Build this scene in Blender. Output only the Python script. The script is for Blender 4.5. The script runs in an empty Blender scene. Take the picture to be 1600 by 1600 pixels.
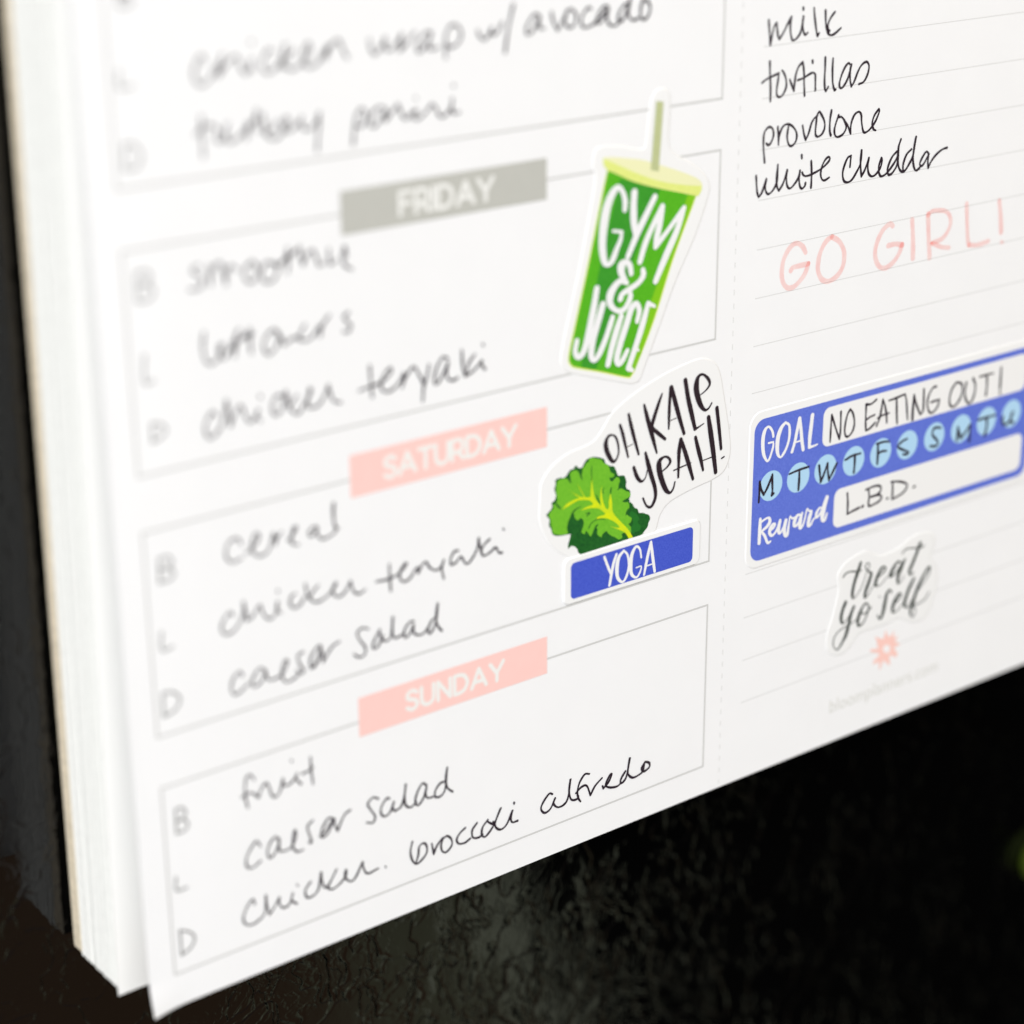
import bpy, bmesh, math, random
from mathutils import Vector, Matrix
from mathutils.geometry import tessellate_polygon

S = bpy.context.scene
COL = S.collection
MM = 0.001
random.seed(7)

# ------------------------------------------------------------------ camera
cam = bpy.data.cameras.new('camera')
cam.sensor_width = 36.0
cam.sensor_fit = 'HORIZONTAL'
cam.lens = 73.984
cam.clip_start = 0.005
cam.clip_end = 50.0
cam.dof.use_dof = True
cam.dof.focus_distance = 0.3140
cam.dof.aperture_fstop = 9.6
cam.dof.aperture_blades = 0
camo = bpy.data.objects.new('camera', cam)
COL.objects.link(camo)
R3 = ((0.7906021514558208, -0.6122946338196086, -0.006596931797331049),
      (-0.22291789399073064, -0.2777666303004178, -0.9344267288719262),
      (0.5703120642702245, 0.7402303563670314, -0.3560943257910367))
rx, ry, rz = Vector(R3[0]), -Vector(R3[1]), -Vector(R3[2])
M = Matrix.Identity(4)
for i in range(3):
    M[i][0], M[i][1], M[i][2] = rx[i], ry[i], rz[i]
M[0][3], M[1][3], M[2][3] = -0.1088043, -0.2145334, 0.1548747
camo.matrix_world = M
S.camera = camo

# ------------------------------------------------------------------ world: a dim room, told apart only by direction
world = bpy.data.worlds.new('World')
S.world = world
world.use_nodes = True
wn, wl = world.node_tree.nodes, world.node_tree.links
wn.clear()
w_out = wn.new('ShaderNodeOutputWorld')
w_bg = wn.new('ShaderNodeBackground')
w_tc = wn.new('ShaderNodeTexCoord')
w_sep = wn.new('ShaderNodeSeparateXYZ')
wl.new(w_tc.outputs['Generated'], w_sep.inputs[0])
def w_range(sock, a, b):
    n = wn.new('ShaderNodeMapRange'); n.interpolation_type = 'SMOOTHSTEP'
    n.inputs['From Min'].default_value = a; n.inputs['From Max'].default_value = b
    n.inputs['To Min'].default_value = 0.0; n.inputs['To Max'].default_value = 1.0
    wl.new(sock, n.inputs['Value']); return n.outputs['Result']
def w_mix(f, a, b):
    n = wn.new('ShaderNodeMix'); n.data_type = 'RGBA'
    wl.new(f, n.inputs['Factor'])
    for k, v in (('A', a), ('B', b)):
        s = [i for i in n.inputs if i.name == k and i.type == 'RGBA'][0]
        if isinstance(v, tuple): s.default_value = (*v, 1)
        else: wl.new(v, s)
    return [o for o in n.outputs if o.type == 'RGBA'][0]
up = w_range(w_sep.outputs['Z'], -0.53, -0.44)
floor_and_sheen = w_mix(w_range(w_sep.outputs['X'], 0.41, 0.48), (0.22, 0.135, 0.08), (0.36, 0.37, 0.24))
floor_and_sheen = w_mix(w_range(w_sep.outputs['X'], 0.495, 0.505), floor_and_sheen, (0.75, 0.80, 0.60))  # narrow bright band added to put highlights on the door's wrinkles
low = w_mix(up, floor_and_sheen, (0.15, 0.115, 0.11))
dark = w_mix(w_range(w_sep.outputs['X'], 0.515, 0.535), low, (0.0005, 0.0005, 0.0008))
room = w_mix(w_range(w_sep.outputs['X'], 0.30, 0.55), (0.44, 0.44, 0.44), (0.01, 0.01, 0.01))
front = w_mix(w_range(w_sep.outputs['Z'], -0.30, 0.05), dark, room)
front = w_mix(w_range(w_sep.outputs['X'], -0.62, -0.15), (0.64, 0.65, 0.67), front)  # left side made brighter, an added glow for sheet edges and gap
wl.new(front, w_bg.inputs['Color'])
w_bg.inputs['Strength'].default_value = 1.0
wl.new(w_bg.outputs[0], w_out.inputs['Surface'])

# ------------------------------------------------------------------ lamps
def area(name, loc, target, size, power, color):
    l = bpy.data.lights.new(name, 'AREA'); l.shape = 'DISK'; l.size = size; l.energy = power; l.color = color
    o = bpy.data.objects.new(name, l); COL.objects.link(o)
    o.location = loc
    o.rotation_euler = (Vector(target) - Vector(loc)).to_track_quat('-Z', 'Y').to_euler()
    return o
area('key_softbox', (-1.2, -1.0, 0.45), (0.04, 0, 0.05), 0.9, 22.0, (0.97, 0.985, 1.0))
area('top_softbox', (-0.15, -1.0, 1.25), (0.05, 0, 0.05), 0.8, 17.6, (1.0, 0.997, 0.99))
area('warm_side_fill', (0.95, -0.38, 0.35), (0.15, 0, 0.02), 0.35, 1.7, (1.0, 0.76, 0.36))  # added fill light, tints the page's lower right cream

S.view_settings.view_transform = 'Standard'
S.view_settings.look = 'None'
S.view_settings.exposure = 0.0
S.view_settings.gamma = 1.0
S.view_settings.use_curve_mapping = False
S.cycles.use_denoising = True
S.cycles.max_bounces = 8
S.cycles.transparent_max_bounces = 24

# ------------------------------------------------------------------ materials
def lin(r, g, b):
    f = lambda c: (c / 255 / 12.92) if c <= 10 else ((c / 255 + 0.055) / 1.055) ** 2.4
    return (f(r) * 0.86, f(g) * 0.86, f(b) * 0.86)

def mat(name, rgb, rough=0.6, spec=0.3, noise=0.0, nscale=1500.0, bump=0.0, bscale=3000.0, speck=None):
    m = bpy.data.materials.new(name); m.use_nodes = True
    n, l = m.node_tree.nodes, m.node_tree.links
    b = n['Principled BSDF']
    b.inputs['Roughness'].default_value = rough
    b.inputs['Specular IOR Level'].default_value = spec
    b.inputs['Base Color'].default_value = (*rgb, 1)
    tc = n.new('ShaderNodeTexCoord')
    if noise or speck:
        t = n.new('ShaderNodeTexNoise'); t.inputs['Scale'].default_value = nscale
        t.inputs['Detail'].default_value = 3.0
        l.new(tc.outputs['Object'], t.inputs['Vector'])
        r = n.new('ShaderNodeValToRGB')
        e = r.color_ramp.elements
        e[0].position, e[1].position = 0.35, 0.68
        hi = speck if speck else tuple(min(1, c * (1 + noise)) for c in rgb)
        lo = rgb if speck else tuple(c * (1 - noise) for c in rgb)
        e[0].color = (*lo, 1); e[1].color = (*hi, 1)
        l.new(t.outputs['Fac'], r.inputs['Fac']); l.new(r.outputs['Color'], b.inputs['Base Color'])
    if bump:
        t2 = n.new('ShaderNodeTexNoise'); t2.inputs['Scale'].default_value = bscale
        t2.inputs['Detail'].default_value = 4.0
        l.new(tc.outputs['Object'], t2.inputs['Vector'])
        bp = n.new('ShaderNodeBump'); bp.inputs['Strength'].default_value = bump
        bp.inputs['Distance'].default_value = 0.00005
        l.new(t2.outputs['Fac'], bp.inputs['Height']); l.new(bp.outputs['Normal'], b.inputs['Normal'])
    return m

def marker_mat(name, rgb):
    # translucent marker ink: it tints what lies under it, so crossing strokes come out darker
    m = bpy.data.materials.new(name); m.use_nodes = True
    n, l = m.node_tree.nodes, m.node_tree.links
    n.remove(n['Principled BSDF'])
    t = n.new('ShaderNodeBsdfTransparent')
    tc = n.new('ShaderNodeTexCoord'); ns = n.new('ShaderNodeTexNoise')
    ns.inputs['Scale'].default_value = 600; ns.inputs['Detail'].default_value = 3
    l.new(tc.outputs['Object'], ns.inputs['Vector'])
    r = n.new('ShaderNodeValToRGB'); e = r.color_ramp.elements
    e[0].position, e[1].position = 0.3, 0.7
    e[0].color = (rgb[0], rgb[1] * 0.94, rgb[2] * 0.94, 1); e[1].color = (*[min(1, c * 1.03) for c in rgb], 1)
    l.new(ns.outputs['Fac'], r.inputs['Fac']); l.new(r.outputs['Color'], t.inputs['Color'])
    l.new(t.outputs[0], n['Material Output'].inputs['Surface'])
    return m

PAPER = mat('paper', (0.888, 0.890, 0.896), 0.62, 0.25, noise=0.006, nscale=120, bump=0.12, bscale=2500)
def let_light_through(m, amount, rgb):
    n, l = m.node_tree.nodes, m.node_tree.links
    tr = n.new('ShaderNodeBsdfTranslucent'); tr.inputs['Color'].default_value = (*rgb, 1)
    mx = n.new('ShaderNodeMixShader'); mx.inputs['Fac'].default_value = amount
    l.new(n['Principled BSDF'].outputs[0], mx.inputs[1]); l.new(tr.outputs[0], mx.inputs[2])
    l.new(mx.outputs[0], n['Material Output'].inputs['Surface'])
let_light_through(PAPER, 0.20, (0.95, 0.95, 0.95))
EDGE = mat('paper_cut_edge', (0.80, 0.80, 0.76), 0.7, 0.2, noise=0.04, nscale=900)
SHEET = mat('blank_sheet', (0.90, 0.895, 0.87), 0.65, 0.2)
BOARD = mat('chipboard', (0.70, 0.61, 0.46), 0.8, 0.2, noise=0.12, nscale=1200)
VINYL = mat('sticker_paper', (0.75, 0.75, 0.745), 0.45, 0.3, bump=0.06, bscale=1800)
MAGNET = mat('magnet_rubber', (0.02, 0.02, 0.02), 0.7, 0.2)
INK = mat('pen_ink', (0.020, 0.012, 0.020), 0.55, 0.3, noise=0.3, nscale=900)
PRINT_BLACK = mat('print_black', (0.022, 0.013, 0.018), 0.5, 0.3, noise=0.2)
PRINT_SOFT = mat('print_green_black', (0.03, 0.038, 0.03), 0.5, 0.3, noise=0.2)
LINE = mat('rule_line_grey', (0.60, 0.60, 0.595), 0.6, 0.2)
BOXLINE = mat('box_line_grey', (0.51, 0.51, 0.50), 0.6, 0.2)
LETTER = mat('meal_letter_grey', (0.13, 0.13, 0.125), 0.6, 0.2)
URLG = mat('web_address_grey', (0.62, 0.62, 0.59), 0.6, 0.2)
SLIT = mat('perforation_slit', (0.61, 0.61, 0.60), 0.8, 0.1)
BAN_GREY = mat('banner_grey', lin(189, 189, 182), 0.6, 0.2, noise=0.012, nscale=500)
BAN_PINK = mat('banner_pink', lin(249, 205, 198), 0.6, 0.2, noise=0.010, nscale=500)
BAN_TEXT = mat('banner_text_white', (0.725, 0.725, 0.70), 0.6, 0.2)
MARKER = marker_mat('pink_marker', (0.99, 0.855, 0.84))
FLOWER = mat('flower_pink', lin(249, 204, 194), 0.6, 0.2)
BLUE = mat('print_blue', lin(62, 82, 194), 0.5, 0.3, speck=lin(78, 98, 206), nscale=5200)
PERI = mat('print_periwinkle', lin(90, 110, 206), 0.5, 0.3, speck=lin(104, 124, 217), nscale=5200)
SKYB = mat('print_pale_blue', lin(176, 214, 240), 0.5, 0.3)
WHITE = mat('print_white', (0.745, 0.745, 0.75), 0.5, 0.3)
FIELD = mat('print_field_white', (0.745, 0.742, 0.735), 0.5, 0.3)
CUP = mat('print_green', lin(80, 172, 28), 0.5, 0.3, speck=lin(90, 181, 36), nscale=3000)
CUP_D = mat('print_deep_green', lin(54, 146, 40), 0.5, 0.3, speck=lin(64, 155, 46), nscale=3000)
CUP_L = mat('print_lime', lin(128, 196, 30), 0.5, 0.3)
CUP_Y = mat('print_yellow_edge', lin(222, 236, 110), 0.5, 0.3)
LID = mat('print_pale_yellow', lin(236, 236, 188), 0.5, 0.3)
RIM = mat('print_yellow', lin(221, 231, 125), 0.5, 0.3, speck=lin(228, 236, 140), nscale=2500)
STRAW = mat('print_sage', lin(188, 195, 145), 0.5, 0.3, noise=0.03)
LEAF_D = mat('print_dark_green', lin(22, 82, 32), 0.5, 0.3, speck=lin(36, 104, 38), nscale=2600)
LEAF_L = mat('print_leaf_green', lin(106, 180, 42), 0.5, 0.3, speck=lin(118, 190, 48), nscale=3000)
LEAF_M = mat('print_mid_green', lin(36, 112, 40), 0.5, 0.3)
LEAF_N = mat('print_crease_green', lin(34, 96, 36), 0.5, 0.3)
VEIN = mat('print_vein_yellow', lin(216, 228, 20), 0.5, 0.3, speck=lin(196, 220, 40), nscale=700)
GREENM = mat('magnet_green', (0.055, 0.085, 0.006), 0.5, 0.15)

def fridge_material():
    m = bpy.data.materials.new('black_textured_enamel'); m.use_nodes = True
    n, l = m.node_tree.nodes, m.node_tree.links
    b = n['Principled BSDF']
    b.inputs['Base Color'].default_value = (0.001, 0.001, 0.001, 1)
    b.inputs['Roughness'].default_value = 0.035
    b.inputs['Specular IOR Level'].default_value = 0.5
    tc = n.new('ShaderNodeTexCoord')
    def noise(scale, detail, vec):
        t = n.new('ShaderNodeTexNoise'); t.inputs['Scale'].default_value = scale; t.inputs['Detail'].default_value = detail
        l.new(vec, t.inputs['Vector']); return t
    warp = noise(90, 3, tc.outputs['Object'])
    sub = n.new('ShaderNodeVectorMath'); sub.operation = 'SUBTRACT'; sub.inputs[1].default_value = (0.5, 0.5, 0.5)
    l.new(warp.outputs['Color'], sub.inputs[0])
    sc = n.new('ShaderNodeVectorMath'); sc.operation = 'SCALE'; sc.inputs['Scale'].default_value = 0.012
    l.new(sub.outputs[0], sc.inputs[0])
    add = n.new('ShaderNodeVectorMath'); add.operation = 'ADD'
    l.new(tc.outputs['Object'], add.inputs[0]); l.new(sc.outputs[0], add.inputs[1])
    st = n.new('ShaderNodeMapping'); st.inputs['Scale'].default_value = (1.1, 1.0, 0.85)
    st.inputs['Rotation'].default_value = (0, math.radians(18), 0)
    l.new(add.outputs[0], st.inputs['Vector'])
    def cracks(scale, width):
        v = n.new('ShaderNodeTexVoronoi'); v.feature = 'DISTANCE_TO_EDGE'; v.inputs['Scale'].default_value = scale
        l.new(st.outputs[0], v.inputs['Vector'])
        r = n.new('ShaderNodeMapRange'); r.interpolation_type = 'SMOOTHSTEP'
        r.inputs['From Min'].default_value = 0.0; r.inputs['From Max'].default_value = width
        l.new(v.outputs['Distance'], r.inputs['Value']); return r.outputs['Result']
    def ma(op, a, k):
        x = n.new('ShaderNodeMath'); x.operation = op; l.new(a, x.inputs[0])
        if isinstance(k, float): x.inputs[1].default_value = k
        else: l.new(k, x.inputs[1])
        return x.outputs[0]
    def span(sock, a, b):
        r = n.new('ShaderNodeMapRange'); r.interpolation_type = 'SMOOTHSTEP'
        r.inputs['From Min'].default_value = a; r.inputs['From Max'].default_value = b
        l.new(sock, r.inputs['Value']); return r.outputs['Result']
    def creases(scale, width):       # thin worm-like valleys where a noise crosses its mean
        t = noise(scale, 2, st.outputs[0])
        return span(ma('ABSOLUTE', ma('SUBTRACT', t.outputs['Fac'], 0.5), 0.0), 0.0, width)
    gate1 = span(noise(50, 2, st.outputs[0]).outputs['Fac'], 0.40, 0.56)
    gate2 = span(noise(70, 2, tc.outputs['Object']).outputs['Fac'], 0.38, 0.60)
    h = ma('MULTIPLY', ma('MULTIPLY', cracks(92, 0.045), gate1), 0.034)
    h = ma('ADD', h, ma('MULTIPLY', creases(135, 0.030), 0.031))
    h = ma('ADD', h, ma('MULTIPLY', ma('MULTIPLY', creases(430, 0.075), gate2), 0.014))
    h = ma('ADD', h, ma('MULTIPLY', noise(640, 2, st.outputs[0]).outputs['Fac'], 0.008))
    h = ma('ADD', h, ma('MULTIPLY', noise(90, 2, st.outputs[0]).outputs['Fac'], 0.016))
    h = ma('ADD', h, ma('MULTIPLY', noise(1800, 2, tc.outputs['Object']).outputs['Fac'], 0.0008))
    bp = n.new('ShaderNodeBump'); bp.inputs['Strength'].default_value = 1.0; bp.inputs['Distance'].default_value = 0.001
    l.new(h, bp.inputs['Height']); l.new(bp.outputs['Normal'], b.inputs['Normal'])
    return m
ENAMEL = fridge_material()


# strokes and outlines in page coordinates, hundredths of a millimetre: x,z,width ('!' marks a sharp turn)
STROKES = {
 'note_milk': '10231,11422,34 10247,11310,34 10266,11176,34 !10280,11070,33 10307,11206,34 10347,11323,34 !10389,11369,32 10405,11274,34 10425,11184,34 !10451,11137,32 10525,11219,34 10612,11344,34 !10678,11432,32 10660,11340,34 10667,11217,34 10696,11125,33 10729,11094,32 10799,11121,33 10873,11209,34 !10912,11412,34 10902,11307,34 10924,11205,34 10964,11151,32 11011,11177,33;10901,11535,36 10906,11509,36;11118,11511,35 11136,11398,35 11172,11238,35 11197,11146,35 !11213,11109,33 11242,11151,35;11352,11458,36 11364,11322,36 11387,11208,36 11443,11112,35;11544,11419,34 11467,11347,34 11416,11261,35 11418,11194,34 !11455,11162,35 11413,11183,33 11416,11137,33 11468,11101,32 11549,11108,33 11683,11181,33',
 'note_tortillas': '10282,10842,36 10293,10696,36 10314,10470,36 !10320,10283,36;10145,10561,32 10244,10606,31 !10469,10661,31 10458,10567,33 10438,10445,33 10446,10354,32 10503,10322,31 10565,10352,33 10623,10448,34 10617,10550,33 10589,10621,32 10547,10681,32 !10530,10692,31;10689,10548,34 10733,10470,34 !10783,10376,33 10789,10475,35 10812,10620,35 10862,10717,35 !10939,10771,33 10969,10627,35 10982,10455,35 !11000,10288,35;10850,10523,31 10961,10542,32 11087,10586,32 11151,10599,31 11198,10569,33 11207,10488,34 !11213,10339,34 11223,10361,34;11132,10771,36 11139,10740,36;11391,10789,37 11396,10640,37 11395,10468,37 11412,10340,36 !11434,10303,35 11479,10362,37;11551,10761,36 11549,10624,36 11561,10451,36 11583,10356,35 !11612,10298,34 11636,10307,34;11903,10646,33 11868,10661,35 11791,10588,36 11725,10457,36 11707,10366,36 11735,10315,33 11792,10334,35 11876,10441,36 11944,10648,36 11918,10552,36 11928,10412,36 !11960,10316,33 12014,10380,36 12080,10513,36 12156,10609,35 12255,10643,33 12310,10582,36 12294,10467,36 12217,10359,35 12118,10334,34',
 'note_provolone': '10250,9419,34 10224,9593,34 10212,9720,34 10224,9844,35 10281,9906,33 10342,9915,32 10391,9874,33 10409,9797,34 10386,9724,35 10345,9672,34 !10303,9656,32 10275,9687,33;10487,9900,34 10506,9772,34 !10513,9639,32 10524,9770,35 10588,9888,34 10683,9918,32 10773,9879,32 10848,9807,33 10879,9727,35 10858,9641,35 10790,9592,33 10726,9612,33 10685,9712,34 10689,9813,35 !10709,9912,35;10987,9860,35 11022,9735,35 !11063,9641,33 11120,9736,36 11174,9883,35 11259,9955,33 11264,9872,35 11254,9746,35 11267,9686,34 11314,9659,33 11394,9690,35 11442,9774,36 11427,9879,35 11347,9996,34 11309,10020,34 11268,9954,35;11569,10009,38 11548,9877,38 11551,9723,38 !11579,9642,37 11582,9655,39;11724,9924,35 11669,9799,35 11648,9698,35 11681,9623,33 11746,9606,33 11836,9637,35 11895,9721,36 11860,9815,34 11791,9888,32 11726,9895,32;11851,9823,34 11920,9756,34 !11994,9624,33 11994,9761,36 12050,9883,36 12139,9927,33 12199,9879,35 12216,9773,35 12254,9639,35 12304,9600,33 12404,9640,35 12510,9739,36 12584,9874,36 !12571,9917,34 12483,9833,36 12445,9720,36 12481,9631,34 12530,9606,33',
 'note_white_cheddar': '10092,9243,35 10109,9101,35 10126,8997,35 !10159,8928,33 10222,8996,36 !10297,9171,35 10281,9052,35 10311,8971,34 10365,8948,34 10450,9003,35 10514,9123,36 !10520,9352,35 10503,9175,36 10519,9032,35 !10558,8969,34 10641,9067,36 !10711,9248,35 10700,9136,36 10724,9017,35 10780,8971,33 10858,9012,35 10943,9104,36 !10973,9206,34 10962,9075,36 10987,8969,35 11034,8934,33 11086,8968,36 11096,9008,36;10995,9429,37 11002,9382,37;11196,9316,38 11213,9172,38 11217,9041,38 !11215,8924,38;11019,9174,33 11049,9129,32 11122,9108,32 11266,9132,32 11426,9182,33 11550,9257,34 11583,9305,35 11554,9332,32 11492,9304,34 11425,9209,35 11405,9094,34 11437,9018,32 11494,8994,32 11587,9024,33;12017,9125,38 !12028,9288,37 11955,9264,38 11882,9123,38 11870,9019,38 11905,8929,36 11981,8899,35 12073,8927,37 12177,9045,38 12240,9155,38 !12249,9341,38 12238,9182,38 12251,9062,38 !12274,8950,35 12346,9049,38 !12414,9206,37 12400,9082,38 12428,8972,37 12498,8920,35 12583,8938,37 12672,9020,38 12706,9122,38 !12688,9171,38 12641,9050,38 12659,8941,37 12711,8892,35 12814,8921,37 12941,9025,38 13037,9146,39 !13053,9297,38;13015,9226,38 12924,9159,39 12855,9047,39 12836,8952,39 12876,8892,36 12961,8923,39 13048,9046,39 13054,9288,39 !13096,9404,39 13054,9288,39 13052,9106,39 13090,8968,38 13157,8904,36 13228,8913,38 13309,9000,39 13387,9125,40 !13430,9397,39 13396,9221,39 13393,9050,39 13432,8923,38 13480,8880,36 13550,8907,38;13342,9222,38 13242,9155,39 13182,9029,39 13182,8931,39 13211,8903,37;13748,9097,34 13681,9143,35 13590,9050,37 13552,8975,37 13583,8934,34 13643,8963,37 !13740,9092,35 13732,8982,37 !13750,8884,34 13813,8984,37 13931,9080,36 14053,9133,35 14153,9145,35',
 'note_go_girl': '11166,7961,82 11093,8063,80 10965,8131,80 10828,8080,85 10721,7940,87 10685,7766,87 10707,7605,84 10795,7493,80 10912,7468,82 11042,7525,85 11169,7639,87 !11235,7780,82 11060,7778,81 10912,7771,82 10872,7735,86;11710,8114,86 11611,8080,88 11516,7986,91 11450,7838,91 11439,7668,89 11494,7537,86 11584,7461,83 11704,7441,85 11855,7490,89 11959,7597,91 11993,7727,91 11975,7866,88 11870,8017,84 11710,8114,83;13032,8082,83 12958,8124,85 12822,8058,90 12726,7936,92 12668,7770,92 12689,7617,89 12779,7490,84 12907,7445,85 13064,7495,89 13197,7613,92 !13266,7753,88 13110,7790,84 12950,7789,84;13459,8119,94 13499,7869,95 !13532,7503,95;13819,8149,95 13860,7814,95 !13918,7449,95;13821,8136,80 13907,8186,77 14074,8175,75 14225,8141,75 14327,8050,79 14358,7931,84 14296,7800,83 14175,7709,79 13938,7675,79 14014,7651,75 14169,7582,75 14359,7540,75;14710,8186,87 14742,7938,87 14795,7609,87 !14834,7512,80 14971,7485,80 15125,7481,81 15305,7505,81;15496,8126,99 15553,7885,100 15599,7605,100;15624,7437,67 15655,7426,67',
 'goal_print': '10635,5204,44 10618,5274,47 10574,5345,41 10519,5382,38 10454,5340,64 10420,5225,76 10421,5082,72 10447,4954,61 10499,4860,43 10534,4832,39 10572,4865,43 10608,4949,43 10640,5045,42 !10640,5116,29 10539,5118,32;10883,5372,48 10798,5308,71 10738,5177,86 10726,5026,81 10746,4898,60 10804,4834,35 10863,4873,50 10926,4962,51 10973,5096,50 10978,5239,54 10953,5326,44 10883,5372,34;11047,4869,59 11100,5017,58 11133,5165,65 !11182,5376,69 11220,5198,66 11252,5005,66 11288,4852,65;11074,5002,28 11224,5011,28;11457,5370,79 11440,5203,79 11423,5031,78 !11419,4865,61 11496,4859,39 11593,4870,29',
 'reward_print': '10424,3913,55 10424,3787,69 10421,3651,69 10419,3525,69;10434,3858,38 10507,3882,37 10574,3898,38 10623,3875,51 10626,3811,74 10568,3752,56 10475,3701,43 10534,3612,51 10602,3484,46 10663,3490,35;10633,3673,38 10707,3697,42 10745,3751,48 10704,3766,46 10652,3710,74 10635,3640,64 10686,3580,46 10753,3612,43 10810,3693,37 !10853,3788,57 10825,3668,78 10843,3584,52 10891,3599,44 10954,3700,45 !10979,3758,71 10951,3637,78 10971,3526,64 11020,3509,60 11036,3606,51 11051,3709,36 11066,3806,30 11102,3771,30 11145,3760,35 11269,3784,25;11297,3777,33 11227,3783,56 11169,3701,75 11166,3627,56 11222,3625,48 11288,3694,46 !11330,3801,41 11295,3692,81 11295,3564,66 11350,3583,45 11393,3690,38 11415,3781,38 11440,3844,32 11478,3798,30 11528,3775,55 11492,3677,83 11478,3562,70 11534,3559,43 11586,3633,37 11655,3659,27;11753,3786,28 11704,3787,43 11645,3715,61 11656,3648,40 11711,3678,45 11789,3777,54 !11865,3931,82 11816,3803,99 11784,3650,96 11796,3566,67 11846,3570,53 11883,3658,39',
 'note_no_eating_out': '11874,4851,37 11877,4976,37 11878,5111,37 !11884,5287,37 11938,5161,36 12004,5011,36 !12079,4854,34 12093,4961,37 12092,5140,37 12084,5298,37;12290,5292,37 12231,5215,38 12198,5086,37 12189,4972,37 12212,4883,35 12264,4851,35 12340,4888,37 12392,4972,38 12398,5076,37 12369,5187,36 12328,5258,35 12290,5292,34;12876,5336,36 12757,5286,35 !12647,5303,38 12651,5160,37 12656,5001,37 !12673,4865,35 12759,4884,36 12877,4955,37;12660,5042,34 12759,5075,33 12852,5087,33;12911,4894,40 12968,4999,40 13001,5141,40 !13024,5306,38 13086,5177,38 13127,5030,39 13145,4898,39;12930,5018,33 13052,5046,32 13184,5050,32;13167,5261,34 13313,5269,34 !13533,5294,33 13571,5195,35 13602,5018,36 13632,4851,36;13344,5257,40 13360,5068,40 13387,4837,40;13755,4814,41 13747,4988,41 !13748,5229,41;13738,4819,39 13736,5037,39 !13751,5239,39 13808,5083,38 !13929,4871,36 13990,4949,40 13975,5291,39;14275,5274,35 14198,5271,37 14106,5168,38 14082,5052,38 14102,4938,36 14170,4851,34 14255,4858,37 14334,4928,38 !14367,5037,35 14255,5035,35 14170,5028,35;14761,5251,39 14658,5156,40 14616,5017,40 14631,4904,38 14707,4839,36 14808,4880,39 14901,4997,40 14914,5130,39 14870,5212,36 14761,5251,36;15003,5198,41 14982,5067,41 15004,4939,39 15087,4824,37 15164,4845,41 15223,4957,41 15234,5103,40 15166,5240,39;15326,5233,31 15513,5234,31 15666,5229,31;15506,5223,43 15525,5046,44 15517,4880,44;15857,5291,44 15861,5104,44 15864,4916,44;15877,4851,46 15876,4833,46',
 'note_weekday_letters': '10378,4202,41 10385,4370,41 !10385,4533,41 10422,4397,40 !10479,4301,40 10564,4422,42 !10647,4590,39 10652,4437,41 10661,4330,41 !10649,4250,40 10687,4271,41;11011,4513,35 11204,4535,35 11429,4541,35;11227,4529,44 11229,4364,44 11223,4206,44;11656,4510,41 11685,4355,41 !11709,4225,40 11780,4358,43 !11842,4504,40 11859,4364,42 !11893,4219,39 11972,4338,43 12052,4458,43;12236,4471,37 12395,4507,37 12582,4508,36;12452,4507,46 12455,4350,46 12448,4219,46;12942,4584,35 13090,4587,34 13236,4564,34;12970,4586,46 12981,4392,46 12978,4243,46;12972,4411,37 13078,4432,36 13175,4419,36;13651,4519,38 13555,4504,38 13462,4463,40 13446,4422,37 13568,4351,36 13696,4288,36 13674,4257,38 13576,4270,36;14454,4534,38 14338,4567,39 14266,4538,43 14262,4450,40 14359,4358,39 14404,4277,42 14344,4245,39 14217,4273,38;14865,4222,46 14877,4355,46 !14873,4460,41 14921,4346,44 !14964,4246,42 15071,4332,46 !15183,4438,41 15183,4290,46 15182,4149,46;15364,4478,37 15571,4480,37 15807,4477,37;15585,4478,51 15601,4329,52 15566,4172,52;15999,4410,48 15994,4338,46 16043,4254,43 16148,4269,47 16218,4346,48 16260,4448,47 16216,4365,48 16213,4283,45 16284,4240,43',
 'note_reward': '12753,3854,37 12907,3872,36 13053,3856,35 13105,3800,38 13074,3736,39 12980,3704,37 12860,3706,36 13041,3699,36 13129,3652,37 13086,3591,38 12956,3559,37 12835,3564,36 12835,3721,38 !12813,3858,38;13256,3587,36 13280,3590,36;13338,3853,36 13492,3827,36 13643,3774,35 13722,3711,38 13680,3631,39 13562,3578,38 !13381,3548,36 13380,3701,39 13368,3846,39;13877,3640,37 13914,3646,37;12679,3580,42 12702,3592,42;12326,3896,39 12343,3771,39 12352,3647,39 !12348,3538,36 12464,3559,38 12618,3583,38',
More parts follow.
